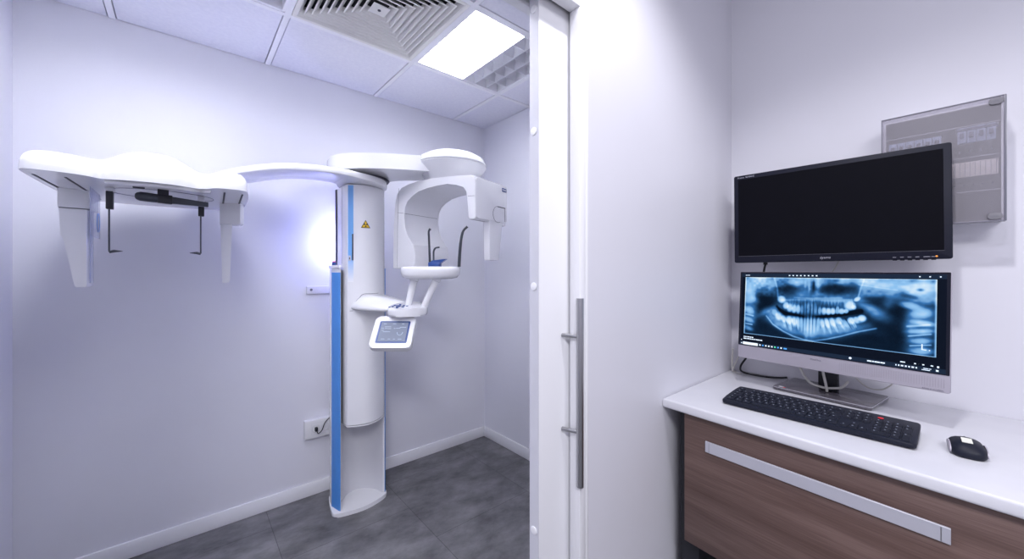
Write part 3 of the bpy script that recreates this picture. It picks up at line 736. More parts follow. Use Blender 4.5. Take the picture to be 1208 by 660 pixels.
# long inset handle: recessed channel look with bright aluminium strip
b = NB(); x0h = .071; x1h = .071+.512
prism(b, rrect(x1h-x0h,.034,.0012,2,(x0h+x1h)/2,.337), .0004, .0065, .001, 1, mm); hh_ = obj('handle', b, M['alu'], df)
for xx in (x0h+.012, x1h-.014):
    b = NB(); addbox(b, xx-.0008, xx+.0008, .322,.352,.0066,.0070,0,mm); obj('handle_seam', b, M['steel'], hh_)

# ------------------------------------------------------------------ monitors
# all-in-one computer
aL = Vector((1.622,.560,1.0)); aR = Vector((1.558,.020,1.0)); wdir = (aR-aL).normalized()
nh = Vector((wdir.y, -wdir.x, 0));
if nh.x > 0: nh = -nh
tl = math.radians(4); up = (Vector((0,0,1))*math.cos(tl) - nh*math.sin(tl)).normalized(); nn = wdir.cross(up); 
if nn.dot(nh) < 0: nn = -nn
WA = (aR-aL).length; HA = .328
ma = frame_mx(aL, wdir, up, nn)
t = thing('all_in_one_computer', 'silver all-in-one computer showing a dental x-ray, standing on the worktop', 'computer', (1.72,.31,ZT))
b = NB(); prism(b, rrect(WA,HA,.004,3,WA/2,HA/2), -.014, 0, .002, 2, ma); prism(b, rrect(WA*.72,HA*.75,.02,4,WA/2,HA*.5), -.040, -.014, .01, 3, ma); hs = obj('housing', b, M['silver'], t)
CH = .047
b = NB(); prism(b, rrect(WA-.002,HA-CH-.002,.002,2,WA/2,(HA+CH)/2), .0002, .0016, 0, 1, ma); bz = obj('screen_bezel', b, M['bezel'], hs)
sx0, sx1, sy0, sy1 = .008, WA-.008, CH+.004, HA-.007
b = NB(); addbox(b, sx0, sx1, sy0, sy1, .0017, .0019, 0, ma); obj('screen', b, M['lcd_off'], hs)
SW = sx1-sx0; SH = sy1-sy0
# x-ray picture
IX0 = sx0+.012; IX1 = sx1-.018; IY1 = sy1-.014; IY0 = sy0+.042
NU, NV = 440, 190
U, V = np.meshgrid(np.linspace(0,1,NU), np.linspace(0,1,NV))
def z2uv(x, y):
    u = (x-97)/783; top = 57+18*u; bo = 297+98*u; return u, (y-top)/(bo-top)
img = np.full((NV,NU), .05)
rs = np.random.RandomState(5)
def smoothnoise(nx, ny):
    g = rs.rand(ny+2, nx+2); xi = U*(nx); yi = V*(ny); x0 = xi.astype(int); y0 = yi.astype(int); fx = xi-x0; fy = yi-y0
    fx = fx*fx*(3-2*fx); fy = fy*fy*(3-2*fy)
    return (g[y0,x0]*(1-fx)+g[y0,x0+1]*fx)*(1-fy)+(g[y0+1,x0]*(1-fx)+g[y0+1,x0+1]*fx)*fy
def blob(x, y, rx, ry, amp, rot=0, p=2, mode='add', tgt=0):
    global img
    u, v = z2uv(x, y); hgt = 240+80*u
    X = (U-u)*783; Y = (V-v)*hgt; a = math.radians(rot); X, Y = X*math.cos(a)+Y*math.sin(a), -X*math.sin(a)+Y*math.cos(a)
    g = np.exp(-((np.abs(X)/rx)**2+(np.abs(Y)/ry)**2)**(p/2))
    if mode == 'add': img = img + amp*g
    else: img = img*(1-amp*g) + tgt*amp*g
def line(pts, w, amp):
    for (x0,y0),(x1,y1) in zip(pts, pts[1:]):
        n = max(2, int(math.hypot(x1-x0,y1-y0)/(w*1.2)))
        for k in range(n): blob(x0+(x1-x0)*k/n, y0+(y1-y0)*k/n, w, w, amp)
cloud = .5*smoothnoise(9,5)+.3*smoothnoise(22,11)+.2*smoothnoise(60,28)
# bone mass on top
img += np.clip(1-V/.34,0,1)**.6*(.46+1.1*(cloud-.45))
blob(160,85,75,22,.35); blob(250,80,30,25,.25); blob(700,95,100,18,.35,8); blob(820,110,60,35,.45); blob(640,110,12,40,.2,20)
# sinuses
blob(330,116,48,27,.95,0,5,'mix',.03); blob(384,108,20,24,.6,0,3,'mix',.12); blob(525,116,60,26,.95,-3,5,'mix',.03); blob(598,106,34,26,.75,8,3,'mix',.06)
blob(437,100,7,26,.9,0,3,'mix',.03); blob(418,100,6,30,.4); blob(455,95,8,28,.35); blob(400,85,5,20,.3)
# facial block
blob(430,180,165,60,.20,0,5); blob(445,275,185,42,.30,0,4)
line([(250,60),(268,110),(272,150)],4,.22); line([(640,70),(628,110),(618,150)],3.5,.25); line([(620,95),(700,110),(760,120)],3,.15)
line([(290,160),(350,158),(430,158),(520,163),(600,164)],7,.24); line([(350,148),(430,152),(560,152)],4,.12)
# dark throat regions
blob(205,165,50,22,.93,-8,4,'mix',.03); blob(165,215,32,75,.9,18,4,'mix',.03); blob(240,285,85,26,.85,6,4,'mix',.04); blob(150,275,40,30,.6,0,4,'mix',.05)
blob(700,165,62,18,.85,8,4,'mix',.05); blob(745,235,38,90,.92,-14,4,'mix',.03); blob(650,340,110,42,.9,4,4,'mix',.03); blob(760,345,45,50,.85,0,4,'mix',.03)
# jaw rami
blob(225,205,60,13,.42,-22); blob(245,225,40,22,.25); blob(665,195,60,15,.36,24); blob(690,225,38,18,.30,30)
# mouth gap
line([(268,186),(288,205),(310,216),(350,223),(400,232),(470,232),(540,226),(590,216),(640,206)],6.5,-.26)
blob(425,232,42,13,.75,0,3,'mix',.04); blob(500,186,48,10,.55,0,3,'mix',.10)
line([(232,232),(262,258),(300,282),(360,300),(430,308),(500,304),(570,294),(640,276),(680,262)],15,.075)
blob(345,190,36,22,.30,4,6); blob(505,207,36,12,.25,0,6); blob(352,250,48,24,.28,8,6); blob(522,262,52,20,.26,-3,6); blob(616,246,36,15,.28,-12,6); blob(280,226,24,18,.25,35,5)
# mandible outline and body
line([(215,225),(250,262),(300,292),(350,315),(400,330),(440,336),(500,328),(560,314),(620,296),(690,280)],3.2,.26)
blob(300,265,60,22,.18,28); blob(560,285,70,22,.18,-14); blob(432,290,30,45,.35); blob(410,280,8,50,.22)
# upper teeth
for x,y,w,h,r,a in ((290,156,19,15,8,.95),(312,182,13,15,24,.85),(331,193,13,17,14,.7),(352,198,11,17,6,.65),(371,200,10,18,2,.6),(388,200,7,20,0,.35),(402,192,5,30,0,.22),(416,194,7,26,0,.30),(432,190,4,34,0,.30),(447,196,8,24,0,.22),(466,206,7,16,0,.35),(484,208,10,15,0,.62),(503,210,10,14,0,.68),(521,209,9,14,0,.6),(540,205,8,17,0,.35),(556,210,12,12,0,.72),(574,209,9,10,0,.65),(588,184,20,18,-14,.90),(603,192,9,9,-10,.6),(615,157,13,8,-35,.85)):
    blob(x,y,w,h,a,r,5)
for x,h in ((361,20),(380,22),(395,26),(409,28),(424,28),(440,26),(457,22),(475,18),(494,16),(512,16),(531,18),(548,16)): blob(x,200,1.5,h,-.16,0,4)
for x in range(330,600,14): blob(x+rs.uniform(-4,4),172,rs.uniform(2,5),rs.uniform(10,18),rs.uniform(.04,.2),rs.uniform(-12,12),3)
# lower teeth
for x,y,w,h,r,a in ((258,212,12,15,-48,.40),(278,230,15,17,-42,.66),(303,240,12,15,-28,.75),(308,262,7,16,-20,.35),(330,246,15,17,-18,.80),(336,272,7,18,-12,.35),(354,252,13,18,-10,.70),(372,258,9,26,-6,.45),(388,262,7,30,-3,.34),(402,268,5,34,0,.30),(416,268,6,38,0,.38),(430,268,5,40,0,.45),(444,270,6,34,0,.34),(461,266,8,30,4,.34),(478,262,10,18,-10,.52),(486,284,6,18,-12,.32),(499,260,10,20,-18,.62),(508,284,6,20,-22,.38),(522,256,12,18,-22,.68),(534,280,6,20,-28,.35),(547,250,13,15,-24,.75),(562,272,7,18,-34,.40),(574,262,9,20,-34,.45),(594,250,13,15,-30,.80),(606,266,6,14,-30,.35),(614,246,9,13,-24,.55),(634,238,15,13,-10,.85)):
    blob(x,y,w,h,a,r,5)
for x,r in ((317,-22),(342,-14),(363,-8),(380,-4),(395,0),(409,0),(423,0),(437,0),(453,2),(469,-6),(489,-14),(510,-20),(534,-24),(560,-30),(584,-32),(604,-28)): blob(x,262,1.6,26,-.26,r,4)
for x in range(270,640,17): blob(x,262+24*math.cos((x-440)/120),rs.uniform(6,14),rs.uniform(4,9),rs.uniform(-.05,.14),rs.uniform(-40,40),2)
# spine left and right
blob(128,190,40,85,.22,0,4); blob(835,260,45,120,.20,0,4); blob(150,150,24,12,.3,30)
blob(118,150,30,20,.5,0,3); blob(125,200,26,14,.45,20,3); blob(122,240,26,10,.42,12,3); blob(120,275,26,9,.42,10,3); line([(105,215),(150,225)],3,.3); line([(105,255),(145,262)],3,.3)
blob(118,110,40,18,.3)
blob(800,185,36,14,.62,12,3); blob(835,215,36,18,.5,-10,3); blob(838,255,34,10,.5,6,3); blob(830,290,38,9,.5,-8,3); blob(835,330,36,12,.42,-6,3); blob(835,370,34,14,.4,-4,3)
line([(790,270),(865,262)],3.5,.3); line([(795,310),(868,300)],3.5,.3); line([(800,350),(868,345)],3,.3)
blob(795,300,20,80,.16); blob(730,170,20,30,.25,20); blob(830,118,12,7,.8,0,3,'mix',.1)
blob(795,145,38,10,.75,10,3,'mix',.1)
img *= 1.0+.25*np.clip(1-np.abs(U-.06)/.09,0,1)+.35*np.clip(1-np.abs(U-.95)/.10,0,1)
img += (cloud-.5)*.55*np.clip(img*2,0,1) + (rs.rand(NV,NU)-.5)*.03
edge = np.minimum(U*783, (1-U)*783); img += .85*np.exp(-(edge/4.5)**2)*(V<.99); img += .8*np.exp(-(((1-V)*280)/2.2)**2); img += .5*np.exp(-(V*280/3)**2)
img = np.clip(np.where(img > .55, .55+(img-.55)*.5, img), 0.0, .97)
dark = np.array((.001,.004,.012)); mid = np.array((.045,.19,.48)); hi = np.array((.80,.93,1.0)); lo2 = np.array((.28,.55,.88))
I = img[...,None]
col = np.where(I<.4, dark+(mid-dark)*(I/.4)**1.5, np.where(I<.7, mid+(lo2-mid)*((I-.4)/.3), lo2+(hi-lo2)*((I-.7)/.3)))
me = bpy.data.meshes.new('xray_image'); vx = IX0+(IX1-IX0)*U; vy = IY1-(IY1-IY0)*V
rt_inv = root_matrix(t).inverted(); mtx = np.array(rt_inv @ ma)
loc = np.stack([vx.ravel(), vy.ravel(), np.full(vx.size,.0021), np.ones(vx.size)],1) @ mtx.T
idx = np.arange(NU*NV).reshape(NV,NU)
fc = np.stack([idx[1:,:-1],idx[1:,1:],idx[:-1,1:],idx[:-1,:-1]],-1).reshape(-1,4)
me.from_pydata(loc[:,:3].tolist(), [], fc.tolist())
ca = me.color_attributes.new('xray', 'FLOAT_COLOR', 'POINT')
ca.data.foreach_set('color', np.concatenate([col.reshape(-1,3), np.ones((NU*NV,1))],1).ravel().astype(np.float32))
mx_ = mat('xray_picture', (0,0,0), .5, spec=.03); tt_, bb_ = nt(mx_); at_ = tt_.nodes.new('ShaderNodeVertexColor'); at_.layer_name = 'xray'
tt_.links.new(at_.outputs['Color'], bb_.inputs['Emission Color']); bb_.inputs['Emission Strength'].default_value = .92
me.materials.append(mx_); xo = bpy.data.objects.new('xray_image', me); C.objects.link(xo); xo.parent = hs
# taskbar, marks, icons
b = NB(); addbox(b, sx0, sx1, sy0, sy0+.0125, .0020,.0021,0,ma); addbox(b, sx0, sx1, sy1-.0125, sy1, .0020,.0021,0,ma); obj('taskbar', b, M['taskbar'], hs)
def dashes(bm, x, y, ws, h, gap=.0012, z=.0022):
    for w in ws: addbox(bm, x, x+w, y, y+h, z, z+.0002, 0, ma); x += w+gap
    return x
b = NB(); dashes(b, sx0+.012, sy0+.0285, (.004,.003,.002,.009,.004,.006), .0035); dashes(b, sx0+.012, sy0+.0215, (.009,.003,.006,.005,.006,.003,.003,.012,.008), .0038)
obj('caption_lines', b, M['lit'], hs); b = NB()
for k in range(8): addbox(b, sx0+.155+.0112*k, sx0+.1595+.0112*k, sy1-.008, sy1-.0045, .0022,.0024,0,ma)
dashes(b, sx0+.012, sy1-.0075, (.006,.008), .0022)
for x in (.050,.030,.010): addbox(b, sx1-x-.003, sx1-x, sy1-.008, sy1-.005, .0022,.0024,0,ma)
obj('title_bar_marks', b, M['lit'], hs); b = NB()
dashes(b, sx1-.098, sy0+.0045, (.0025,.003,.005,.004,.0035,.005,.003), .0042, .003); dashes(b, sx1-.042, sy0+.007, (.010,.004), .002); dashes(b, sx1-.045, sy0+.003, (.016,), .002); dashes(b, sx1-.018, sy0+.004, (.005,), .0045)
dashes(b, sx1-.088, sy0+.016, (.010,), .003); dashes(b, sx1-.060, sy0+.016, (.004,.0,.004,.0,.005), .003, .006); dashes(b, sx1-.016, sy0+.014, (.004,), .005)
obj('tray_marks', b, M['lit'], hs); b = NB()
dashes(b, sx1-.160, sy0+.0045, (.010,.004,.012,.010), .0038); prism(b, circ(.0035,14,sx1-.200,sy0+.0065), .0022,.0024,0,1,ma)
obj('taskbar_marks', b, M['lit'], hs); b = NB()
dashes(b, sx0+.003, sy0+.003, (.004,), .004); dashes(b, sx0+.003, sy0+.016, (.003,), .003)
obj('start_marks', b, M['lit'], hs); b = NB()
text_bm(b, 'L', .024, ma @ Matrix.Translation((IX1-.030, IY0+.016, .0023))); prism(b, circ(.0015,8,IX1-.0125,IY0+.017), .0022,.0026,0,1,ma)
obj('side_letter', b, M['lit'], hs)
b = NB(); addbox(b, sx0+.010, sx0+.062, sy0+.001, sy0+.0105, .0022,.0024,0,ma); obj('search_field', b, M['lit2'], hs)
b = NB()
for k, mm_ in enumerate(('lit','litblue','lit','lit2','lit2','litgreen','litblue','lit2','litblue')):
    bb = NB(); w = .0038 if k < 8 else .009; x = sx0+.067+.0098*k
    addbox(bb, x, x+w+.001, sy0+.0035, sy0+.0085, .0022,.0024,0,ma); obj('taskbar_icon', bb, M[mm_], hs)
b.free()
# chin details
b = NB(); text_bm(b, 'EliteOne', .0085, ma @ Matrix.Translation((WA*.425, .032, .0003)), 0); obj('logo_lettering', b, M['greytext'], hs)
b = NB(); text_bm(b, 'BANG & OLUFSEN', .0050, ma @ Matrix.Translation((WA-.052, .0032, .0003)), 0)
obj('chin_lettering', b, M['greytext'], hs)
b = NB()
for i in range(44):
    x = WA-.235+.0052*i
    addbox(b, x, x+.0009, .012, .038, .0003,.0006,0,ma)
obj('speaker_grille', b, mat('grille', (.34,.32,.38), .5), hs)
# stand
bc = Vector((1.722,.305,0)); ms_ = frame_mx((bc.x,bc.y,ZT), wdir, -nh, (0,0,1))
b = NB(); prism(b, rrect(.275,.195,.012,4,0,-.0), .003, .0125, .0015, 2, ms_); bs = obj('stand_base', b, M['base'], t)
b = NB(); prism(b, rrect(.255,.175,.012,4,0,0), 0, .0029, 0, 1, ms_); obj('foot_pad', b, M['black'], bs)
b = NB(); prism(b, rrect(.276,.196,.012,4,0,-.0), .0105, .0118, 0, 1, ms_); obj('base_edge', b, M['alu'], bs)
b = NB(); addbox(b, -.120,-.105,-.088,-.076,.0126,.0129,0,ms_); obj('base_sticker', b, M['mgrey2'], bs)
b = NB(); addbox(b, -.105,-.098,-.090,-.084,.0126,.0129,0,ms_); obj('red_mark', b, M['red'], bs)
b = NB(); addbox(b, -.028,.028,-.004,.014,.0126,.30,.003,ms_ ); obj('stand_neck', b, M['black'], t)
b = NB(); addbox(b, -.05,.05,-.055,-.004,.20,.29,.003,ms_ ); obj('hinge', b, M['black'], t)

# upper monitor
uL = Vector((1.655,.583,1.362)); uR = Vector((1.700,.016,1.366)); wd = (uR-uL).normalized()
nh2 = Vector((wd.y,-wd.x,0)); nh2 = -nh2 if nh2.x > 0 else nh2; nh2.normalize()
upv = wd.cross(nh2); upv = -upv if upv.z < 0 else upv
mu = frame_mx(uL, wd, upv, nh2); WU = (uR-uL).length; HU = .341
t = thing('wall_monitor', 'large black switched-off monitor mounted on the wall above the computer', 'monitor', (1.72,.30,1.362))
b = NB(); prism(b, rrect(WU,HU,.006,4,WU/2,HU/2), -.030, 0, .002, 2, mu); prism(b, rrect(WU*.6,HU*.6,.02,4,WU/2,HU*.5), -.058, -.030, .008, 3, mu)
bmh = obj('housing', b, M['bezel'], t)
b = NB(); addbox(b, .015, WU-.017, .026, HU-.016, .0001,.0004,0,mu); obj('screen', b, M['panel'], bmh)
b = NB(); addbox(b, .014, WU-.016, .0245, .0258, .0001,.0008,0,mu)
obj('screen_rim', b, mat('rim_grey', (.06,.06,.08), .3), bmh)
b = NB(); text_bm(b, 'iiyama', .0115, mu @ Matrix.Translation((WU*.465,.009,.0003)), 0, .25); obj('brand_lettering', b, M['bezeltext'], bmh)
b = NB(); text_bm(b, 'ProLite  B2480HS', .0078, mu @ Matrix.Translation((.013,HU-.011,.0003)), 0); obj('model_lettering', b, M['bezeltext'], bmh)
b = NB()
for k in range(6): addbox(b, WU-.125+.0165*k, WU-.117+.0165*k+(.006 if k==4 else 0), .007,.0082,.0003,.0006,0,mu)
obj('button_marks', b, M['bezeltext'], bmh)
b = NB(); prism(b, circ(.0024,12,WU-.032,.0085), .0002,.0008,0,1,mu); obj('power_led', b, M['orange'], bmh)
b = NB()
for k in range(6): addbox(b, WU-.125+.0165*k, WU-.115+.0165*k, -.0022,-.0001,-.018,-.010,0,mu)
obj('button', b, M['bezel'], bmh)
b = NB(); ctrm = mu @ Vector((WU/2,HU/2,-.0585)); addbox(b, ctrm.x+.004, XR-.012, ctrm.y-.04, ctrm.y+.04, ctrm.z-.04, ctrm.z+.04, .003); addbox(b, XR-.012, XR-.0002, ctrm.y-.07, ctrm.y+.07, ctrm.z-.07, ctrm.z+.07, .002); obj('wall_mount', b, M['black'], t)
# cables
b = NB(); p0 = Vector((1.735,.50,1.375))
tube(b, [p0+Vector((0,0,.02)), p0+Vector((0,0,-.02))], .0075, 10); tube(b, [p0+Vector((0,0,-.019)), p0+Vector((-.004,.006,-.06)), p0+Vector((.02,.03,-.22)), p0+Vector((.06,.075,-.38)), (1.83,.62,.92),(1.80,.60,ZT+.005),(1.795,.53,ZT+.004),(1.815,.48,ZT+.004),(1.838,.455,ZT+.006)], .0038, 8, smooth=6)
o = obj('power_cable', b, M['cable_b'], None, origin=(1.79,.50,ZT)); tag(o, 'black cable hanging from the upper monitor and lying behind the computer', 'cable')
b = NB(); tube(b, [(1.80,.28,1.40),(1.805,.30,1.34),(1.82,.36,1.25),(1.83,.42,1.12)], .0022, 6, smooth=5); o = obj('thin_cable', b, M['cable_w'], None, origin=(1.82,.36,1.25)); tag(o, 'thin grey cable running down the wall between the two monitors', 'cable')
b = NB()
def L3(x, y, z): return ms_ @ Vector((x,y,z))
tube(b, [L3(-.085,-.01,.135),L3(-.075,-.025,.085),L3(-.045,-.035,.040),L3(-.010,-.030,.028),L3(.018,-.026,.030),L3(.040,-.008,.035),L3(.046,.03,.05)], .0042, 8, smooth=6)
o = obj('white_cable', b, M['cable_w'], None, origin=tuple(L3(-.05,-.03,.03))); tag(o, 'thick white cable looping low in front of the computer stand neck', 'cable')
b = NB(); tube(b, [L3(-.012,-.012,.140),L3(-.006,-.030,.09),L3(.004,-.036,.045),L3(.006,-.03,.017)], .0040, 8, smooth=6); addbox(b, -.016,.0,-.022,-.008,.105,.135,.002,ms_)
o = obj('white_cable', b, M['cable_w'], None, origin=tuple(L3(0,-.03,.02))); tag(o, 'white cable with plug hanging straight down over the stand neck', 'cable')
b = NB(); tube(b, [L3(.045,.01,.14),L3(.06,.03,.08),L3(.095,.045,.04),L3(.135,.05,.045),L3(.17,.055,.09),L3(.19,.06,.13)], .0022, 7, smooth=6)
o = obj('thin_cable', b, M['cable_w'], None, origin=tuple(L3(.1,.04,.04))); tag(o, 'thin grey cable sagging behind the computer right of the stand neck', 'cable')
b = NB(); tube(b, [(1.80,.640,.995),(1.805,.645,.95),(1.80,.640,ZT+.004),(1.77,.60,ZT+.004)], .0040, 7, smooth=5); tube(b, [(1.815,.60,1.02),(1.80,.625,.95),(1.79,.64,ZT+.004)], .0035, 7, smooth=5)
o = obj('white_cable', b, M['cable_w'], None, origin=(1.80,.64,ZT)); tag(o, 'pair of pale cables in the corner at the left end of the worktop', 'cable')

# ------------------------------------------------------------------ keyboard
kL = Vector((1.336,.510,ZT)); kx = Vector((0,-1,0)); ky = Vector((1,0,0))
kx = Vector((.0,-1,0)).normalized()
mk0 = frame_mx(kL+Vector((0,0,.0)), kx, ky, (0,0,1))
tk = math.radians(4.0); mk = mk0 @ Matrix.Translation((0,.0,.003)) @ Matrix.Rotation(tk, 4, 'X')
t = thing('keyboard', 'black full-size computer keyboard with one red key, on the worktop', 'keyboard', tuple(kL+kx*.22+ky*.08))
KW, KD = .440, .163
b = NB(); prism(b, smooth_poly(rrect(KW,KD,.010,3,KW/2,KD/2),1), 0, .0125, .0035, 3, mk); kb = obj('body', b, M['kbody'], t)
b = NB(); addbox(b, .03,.05, KD-.025,KD-.012,0,.0115,.001,mk0); addbox(b, KW-.05,KW-.03,KD-.025,KD-.012,0,.0115,.001,mk0); addbox(b, .02,KW-.02,.012,.020,0,.004,.0,mk0); obj('foot', b, M['black'], t)
P = .0190; rows = []
def row(y, x0, ws, dp=1.0): rows.append((y, x0, ws, dp))
X0 = .010
layout = []
def add(x, y, w, d_, kind='n'): layout.append((x, y, w, d_, kind))
yb = .016
# function row
yF = yb+5*P+.008
for k, x in enumerate([0,2,3,4,5,6.5,7.5,8.5,9.5,11,12,13,14]): add(X0+x*P, yF, P, P*.62)
for x in (15.25,16.25,17.25): add(X0+x*P, yF, P, P*.62)
for k, x in enumerate((18.5,)): add(X0+x*P, yF, P*1.0, P*.62, 'red')
for r_, ws in enumerate(([1.25,1.25,1.25,6.25,1.25,1.25,1.25,1.25],[1.25]+[1]*11+[2.75],[1.75]+[1]*12+[1.25],[1.5]+[1]*12+[1.5],[1]*13+[2])):
    x = X0
    for w in ws: add(x, yb+r_*P, w*P, P); x += w*P
for x in (15.25,16.25,17.25):
    add(X0+x*P, yb+4*P, P, P); add(X0+x*P, yb+3*P, P, P); add(X0+x*P, yb, P, P)
add(X0+16.25*P, yb+P, P, P)
for c_i in range(4):
    x = X0+(18.5+c_i)*P
    for r_ in range(5):
        if c_i == 3 and r_ in (0,2): continue
        if c_i == 1 and r_ == 0: continue
        w = P; d_ = P
        if c_i == 0 and r_ == 0: w = 2*P
        if c_i == 3 and r_ in (1,3): 
            add(x, yb+(r_-1)*P, P, 2*P); continue
        add(x, yb+r_*P, w, d_)
scalek = (KW-.020)/(22.5*P)
cache = {}
KN = len(layout)
def keymesh(w, d_, kind):
    key = (round(w,4), round(d_,4), kind)
    if key in cache: return cache[key]
    b = NB(); g = .0011; top = .0030
    if kind == 'red':
        prism(b, circ(.0062,20,w/2,d_/2,.0045), 0, .0024, .0008, 2)
    else:
        lo = [(g,g),(w-g,g),(w-g,d_-g),(g,d_-g)]; hi_ = [(g+.0016,g+.0014),(w-g-.0016,g+.0014),(w-g-.0016,d_-g-.0018),(g+.0016,d_-g-.0018)]
        v0 = [b.verts.new((*p,0)) for p in lo]; v1 = [b.verts.new((*p,top)) for p in hi_]
        b.faces.new(v1)
        for i in range(4): b.faces.new((v0[i], v0[(i+1)%4], v1[(i+1)%4], v1[i]))
        if d_ > .013 and w < .09:
            addbox(b, g+.0045, g+.0045+min(.0032+.0, w*.3), d_-g-.0072, d_-g-.0040, top, top+.0002, 0, None, 1)
        elif w < .09: addbox(b, g+.004, g+.010, d_*.45, d_*.45+.0016, top, top+.0002, 0, None, 1)
    me = bpy.data.meshes.new('key'); bmesh.ops.recalc_face_normals(b, faces=b.faces); b.to_mesh(me); b.free()
    me.materials.append(M['red'] if kind == 'red' else M['key']); me.materials.append(M['legend'])
    cache[key] = me; return me
rinv = root_matrix(t).inverted()
order = sorted(range(KN), key=lambda i: -layout[i][2]*layout[i][3])
extra = NB(); nfull = 0
for n_i, i in enumerate(order):
    x, y, w, d_, kind = layout[i]; x = .010+(x-.010)*scalek; w *= scalek; y = .010+(y-.016)*1.12; d_ *= 1.12
    me = keymesh(w, d_, kind); pm = mk @ Matrix.Translation((x, y, .0127))
    if n_i < 99 or kind == 'red':
        o = bpy.data.objects.new('key', me); C.objects.link(o); o.parent = t; o.matrix_local = rinv @ pm
        if kind == 'red': o['label'] = 'red key'
    else:
        tb_ = bmesh.new(); tb_.from_mesh(me); idxs = [f.material_index for f in tb_.faces]; tb_.transform(pm)
        m2 = bpy.data.meshes.new('q'); tb_.to_mesh(m2); tb_.free(); extra.from_mesh(m2); bpy.data.meshes.remove(m2); nfull += 1
if nfull:
    o = obj('small_keys', extra, [M['key'], M['legend']], t); o['kind'] = 'stuff'
else: extra.free()

# ------------------------------------------------------------------ mouse
t = thing('computer_mouse', 'small black wireless mouse with cream sticker, right of the keyboard', 'mouse', (1.415,-.008,ZT))
mm2 = frame_mx((1.415,-.008,ZT), (math.sin(.12),-math.cos(.12),0), (math.cos(.12),math.sin(.12),0), (0,0,1))   # x: width to the right, y: away
b = NB(); rings = []
for z, k, dy in ((.001,.90,0),(.004,.97,0),(.012,1.0,0),(.020,.96,.001),(.027,.82,.002),(.032,.58,.002),(.0345,.30,.002),(.035,.05,.002)):
    ring = []
    for a in range(36):
        th = 2*PI*a/36; rx = .031; ry = .047; c, s = math.cos(th), math.sin(th)
        x = rx*abs(c)**.6*(1 if c>0 else -1); y = ry*abs(s)**.72*(1 if s>0 else -1)
        waist = 1-.10*math.exp(-(y/.018)**2); x *= waist*k; y = y*(1-(1-k)*.8)+dy
        zz = z*(1-.30*max(0,y/.047)**2-.15*max(0,-y/.047)**2) if z>.006 else z
        ring.append(tuple(mm2 @ Vector((x,y,zz))))
    rings.append(ring)
loft(b, rings); mb_ = obj('body', b, M['kbody'], t, ang=60)
for s in (-1,1):
    b = NB(); prism(b, smooth_poly([(-.034,.006),(-.026,.022),(.006,.026),(.028,.016),(.022,.006),(-.020,.004)],2), -.0010, .0012, 0, 1, mm2 @ frame_mx((s*.0285,0,.0),(0,1,0),(0,0,1),(s,0,0)) )
    obj('side_grip', b, M['silver'], mb_)
b = NB(); addbox(b, -.0085,.0085,-.010,.010,0,.0012,0,mm2 @ Matrix.Translation((-.002,-.016,.0345)) @ Matrix.Rotation(math.radians(14),4,'X')); obj('sticker', b, M['sticker'], mb_)
b = NB(); lathe(b, [(.0,-.0028),(.008,-.0025),(.009,0),(.008,.0025),(0,.0028)], 0, 0, 18); b.transform(mm2 @ Matrix.Translation((0,.030,.022)) @ Matrix.Rotation(PI/2,4,'Y')); obj('scroll_wheel', b, M['black'], mb_)

# ------------------------------------------------------------------ breaker box
t = thing('electrical_panel', 'wall-mounted electrical fuse box with smoky see-through door, behind the upper monitor', 'fuse box', (XR,.045,1.47))
by0, by1, bz0, bz1, bxf = -.081, .1715, 1.472, 1.826, 1.750
mf = frame_mx((bxf, by1, bz0), (0,-1,0), (0,0,1), (-1,0,0)); BW = by1-by0; BH = bz1-bz0
b = NB()
addbox(b, XR-.060, XR-.0002, by0+.004, by1-.004, bz0+.004, bz1-.004, .003); en = obj('enclosure', b, M['boxw'], t)
b = NB(); addbox(b, .0034, BW-.0034, .0034, BH-.0034, -.046, -.040, .001, mf); ip = obj('inner_cover', b, M['boxw'], en)
def breaker(x, y, w, h, m, dm):
    b = NB(); addbox(b, x, x+w*.94, y, y+h, -.040, -.024, .001, mf); o = obj('circuit_breaker', b, m, en)
    b = NB(); addbox(b, x+w*.25, x+w*.70, y+h*.30, y+h*.62, -.024, -.014, .001, mf); obj('toggle', b, dm, o)
for k in range(6): breaker(.015+.0195*k, BH-.113, .0195, .034, M['brk'], M['brkd'])
for k in range(4): breaker(.163+.0185*k, BH-.113, .0185, .046, M['brk'], M['brkd'])
b = NB(); addbox(b, .160, .240, BH-.078, BH-.070, -.0398,-.022,.001,mf); obj('breaker_cap', b, M['brkd'], en)
b = NB(); addbox(b, .150, BW-.012, .140,.185,-.0398,-.034,.001,mf); bc_ = obj('blank_cover', b, M['beige'], en)
b = NB()
for k in range(9): addbox(b, .158+.0098*k, .1584+.0098*k+.0005, .142,.183,-.0338,-.0334,0,mf)
obj('cover_lines', b, M['greytext'], bc_)
b = NB()
for k in range(4): addbox(b, .166+.0205*k, .1685+.0205*k, .212,.222,-.0398,-.0392,0,mf); 
for k in range(5): addbox(b, .156+.018*k, .160+.018*k, .115,.118,-.0398,-.0392,0,mf)
obj('handwritten_marks', b, M['greytext'], ip)
b = NB(); addbox(b, .008, BW-.008, .095,.0965,-.0398,-.037,0,mf); addbox(b, .008, BW-.008, .198,.1995,-.0398,-.037,0,mf); addbox(b, .008, BW-.008, BH-.062,BH-.0605,-.0398,-.034,0,mf); obj('cover_ridges', b, M['mgrey'], ip)
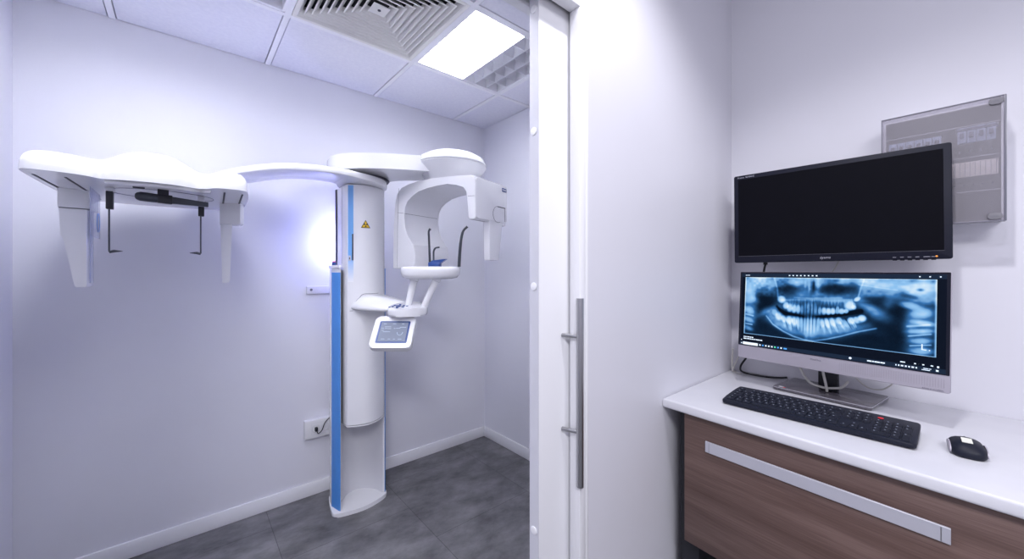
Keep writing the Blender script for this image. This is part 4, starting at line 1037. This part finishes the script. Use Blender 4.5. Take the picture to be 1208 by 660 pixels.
# door: front pane with side walls
b = NB(); addbox(b, 0, BW, 0, BH, -.003, 0, .001, mf); dr = obj('transparent_door', b, M['smoke'], t)
b = NB(); addbox(b, 0, .003, 0, BH, -.040, -.0032, 0, mf); addbox(b, BW-.003, BW, 0, BH, -.040,-.0032,0,mf); addbox(b, .0032, BW-.0032, BH-.003, BH, -.040,-.0032,0,mf); addbox(b, .0032, BW-.0032, 0,.003,-.040,-.0032,0,mf)
obj('door_side', b, M['smoke2'], dr)
b = NB(); addbox(b, BW-.0035, BW+.001, 0, BH, -.006, .0012, .0005, mf); addbox(b, 0, BW, BH-.0022, BH+.0005, -.004, .001, 0, mf); addbox(b, -.0005, .0015, 0, BH, -.004, .001, 0, mf); addbox(b, 0, BW, -.0005, .0015, -.004, .001, 0, mf); obj('door_rim', b, mat('rim_dark', (.16,.16,.20), .3), dr)
for (x,y) in ((BW-.020,.014),(BW-.018,BH-.014)):
    b = NB(); prism(b, rrect(.028,.019,.009,4,x+.001,y), .0003,.004,.001,2,mf); la = obj('latch', b, mat('latch_grey', (.22,.215,.24), .6, spec=.2), dr)
    b = NB(); addbox(b, x-.006,x+.006,y-.0007,y+.0007,.0041,.0045,0,mf@Matrix.Translation((0,0,0))); obj('latch_mark', b, M['greytext'], la)

# ------------------------------------------------------------------ lights
def area(name, loc, rot, sx, sy, e, col=(1,1,1), spread=PI):
    l = bpy.data.lights.new(name, 'AREA'); l.shape = 'RECTANGLE'; l.size = sx; l.size_y = sy; l.energy = e; l.color = col; l.spread = spread
    o = bpy.data.objects.new(name, l); C.objects.link(o); o.location = loc; o.rotation_euler = rot; return o
l = bpy.data.lights.new('office_downlight', 'SPOT'); l.energy = 57; l.spot_size = math.radians(122); l.spot_blend = .6; l.shadow_soft_size = .05; l.color = (.97,.96,1)
o = bpy.data.objects.new('office_downlight', l); C.objects.link(o); o.location = (.74,.12,2.76)
area('office_fill', (-.7,-1.2,2.78), (0,0,0), .6, 1.2, 70, (.96,.96,1))  # added fill behind the camera, lifts the office ambient; no fixture
l = bpy.data.lights.new('rear_glow', 'POINT'); l.energy = 4.6; l.shadow_soft_size = .02; l.color = (.36,.39,1)
o = bpy.data.objects.new('rear_glow', l); C.objects.link(o); o.location = (.724,2.438,1.50)
area('near_ceiling_fill', (.05,1.07,2.47), (0,0,0),   .5, .5, 8, (.93,.94,1))  # added fill overhead, brightens and flattens the x-ray room; no fixture
w = bpy.data.worlds.new('world'); SC.world = w; w.use_nodes = True
w.node_tree.nodes['Background'].inputs[0].default_value = (.8,.82,1,1); w.node_tree.nodes['Background'].inputs[1].default_value = .3
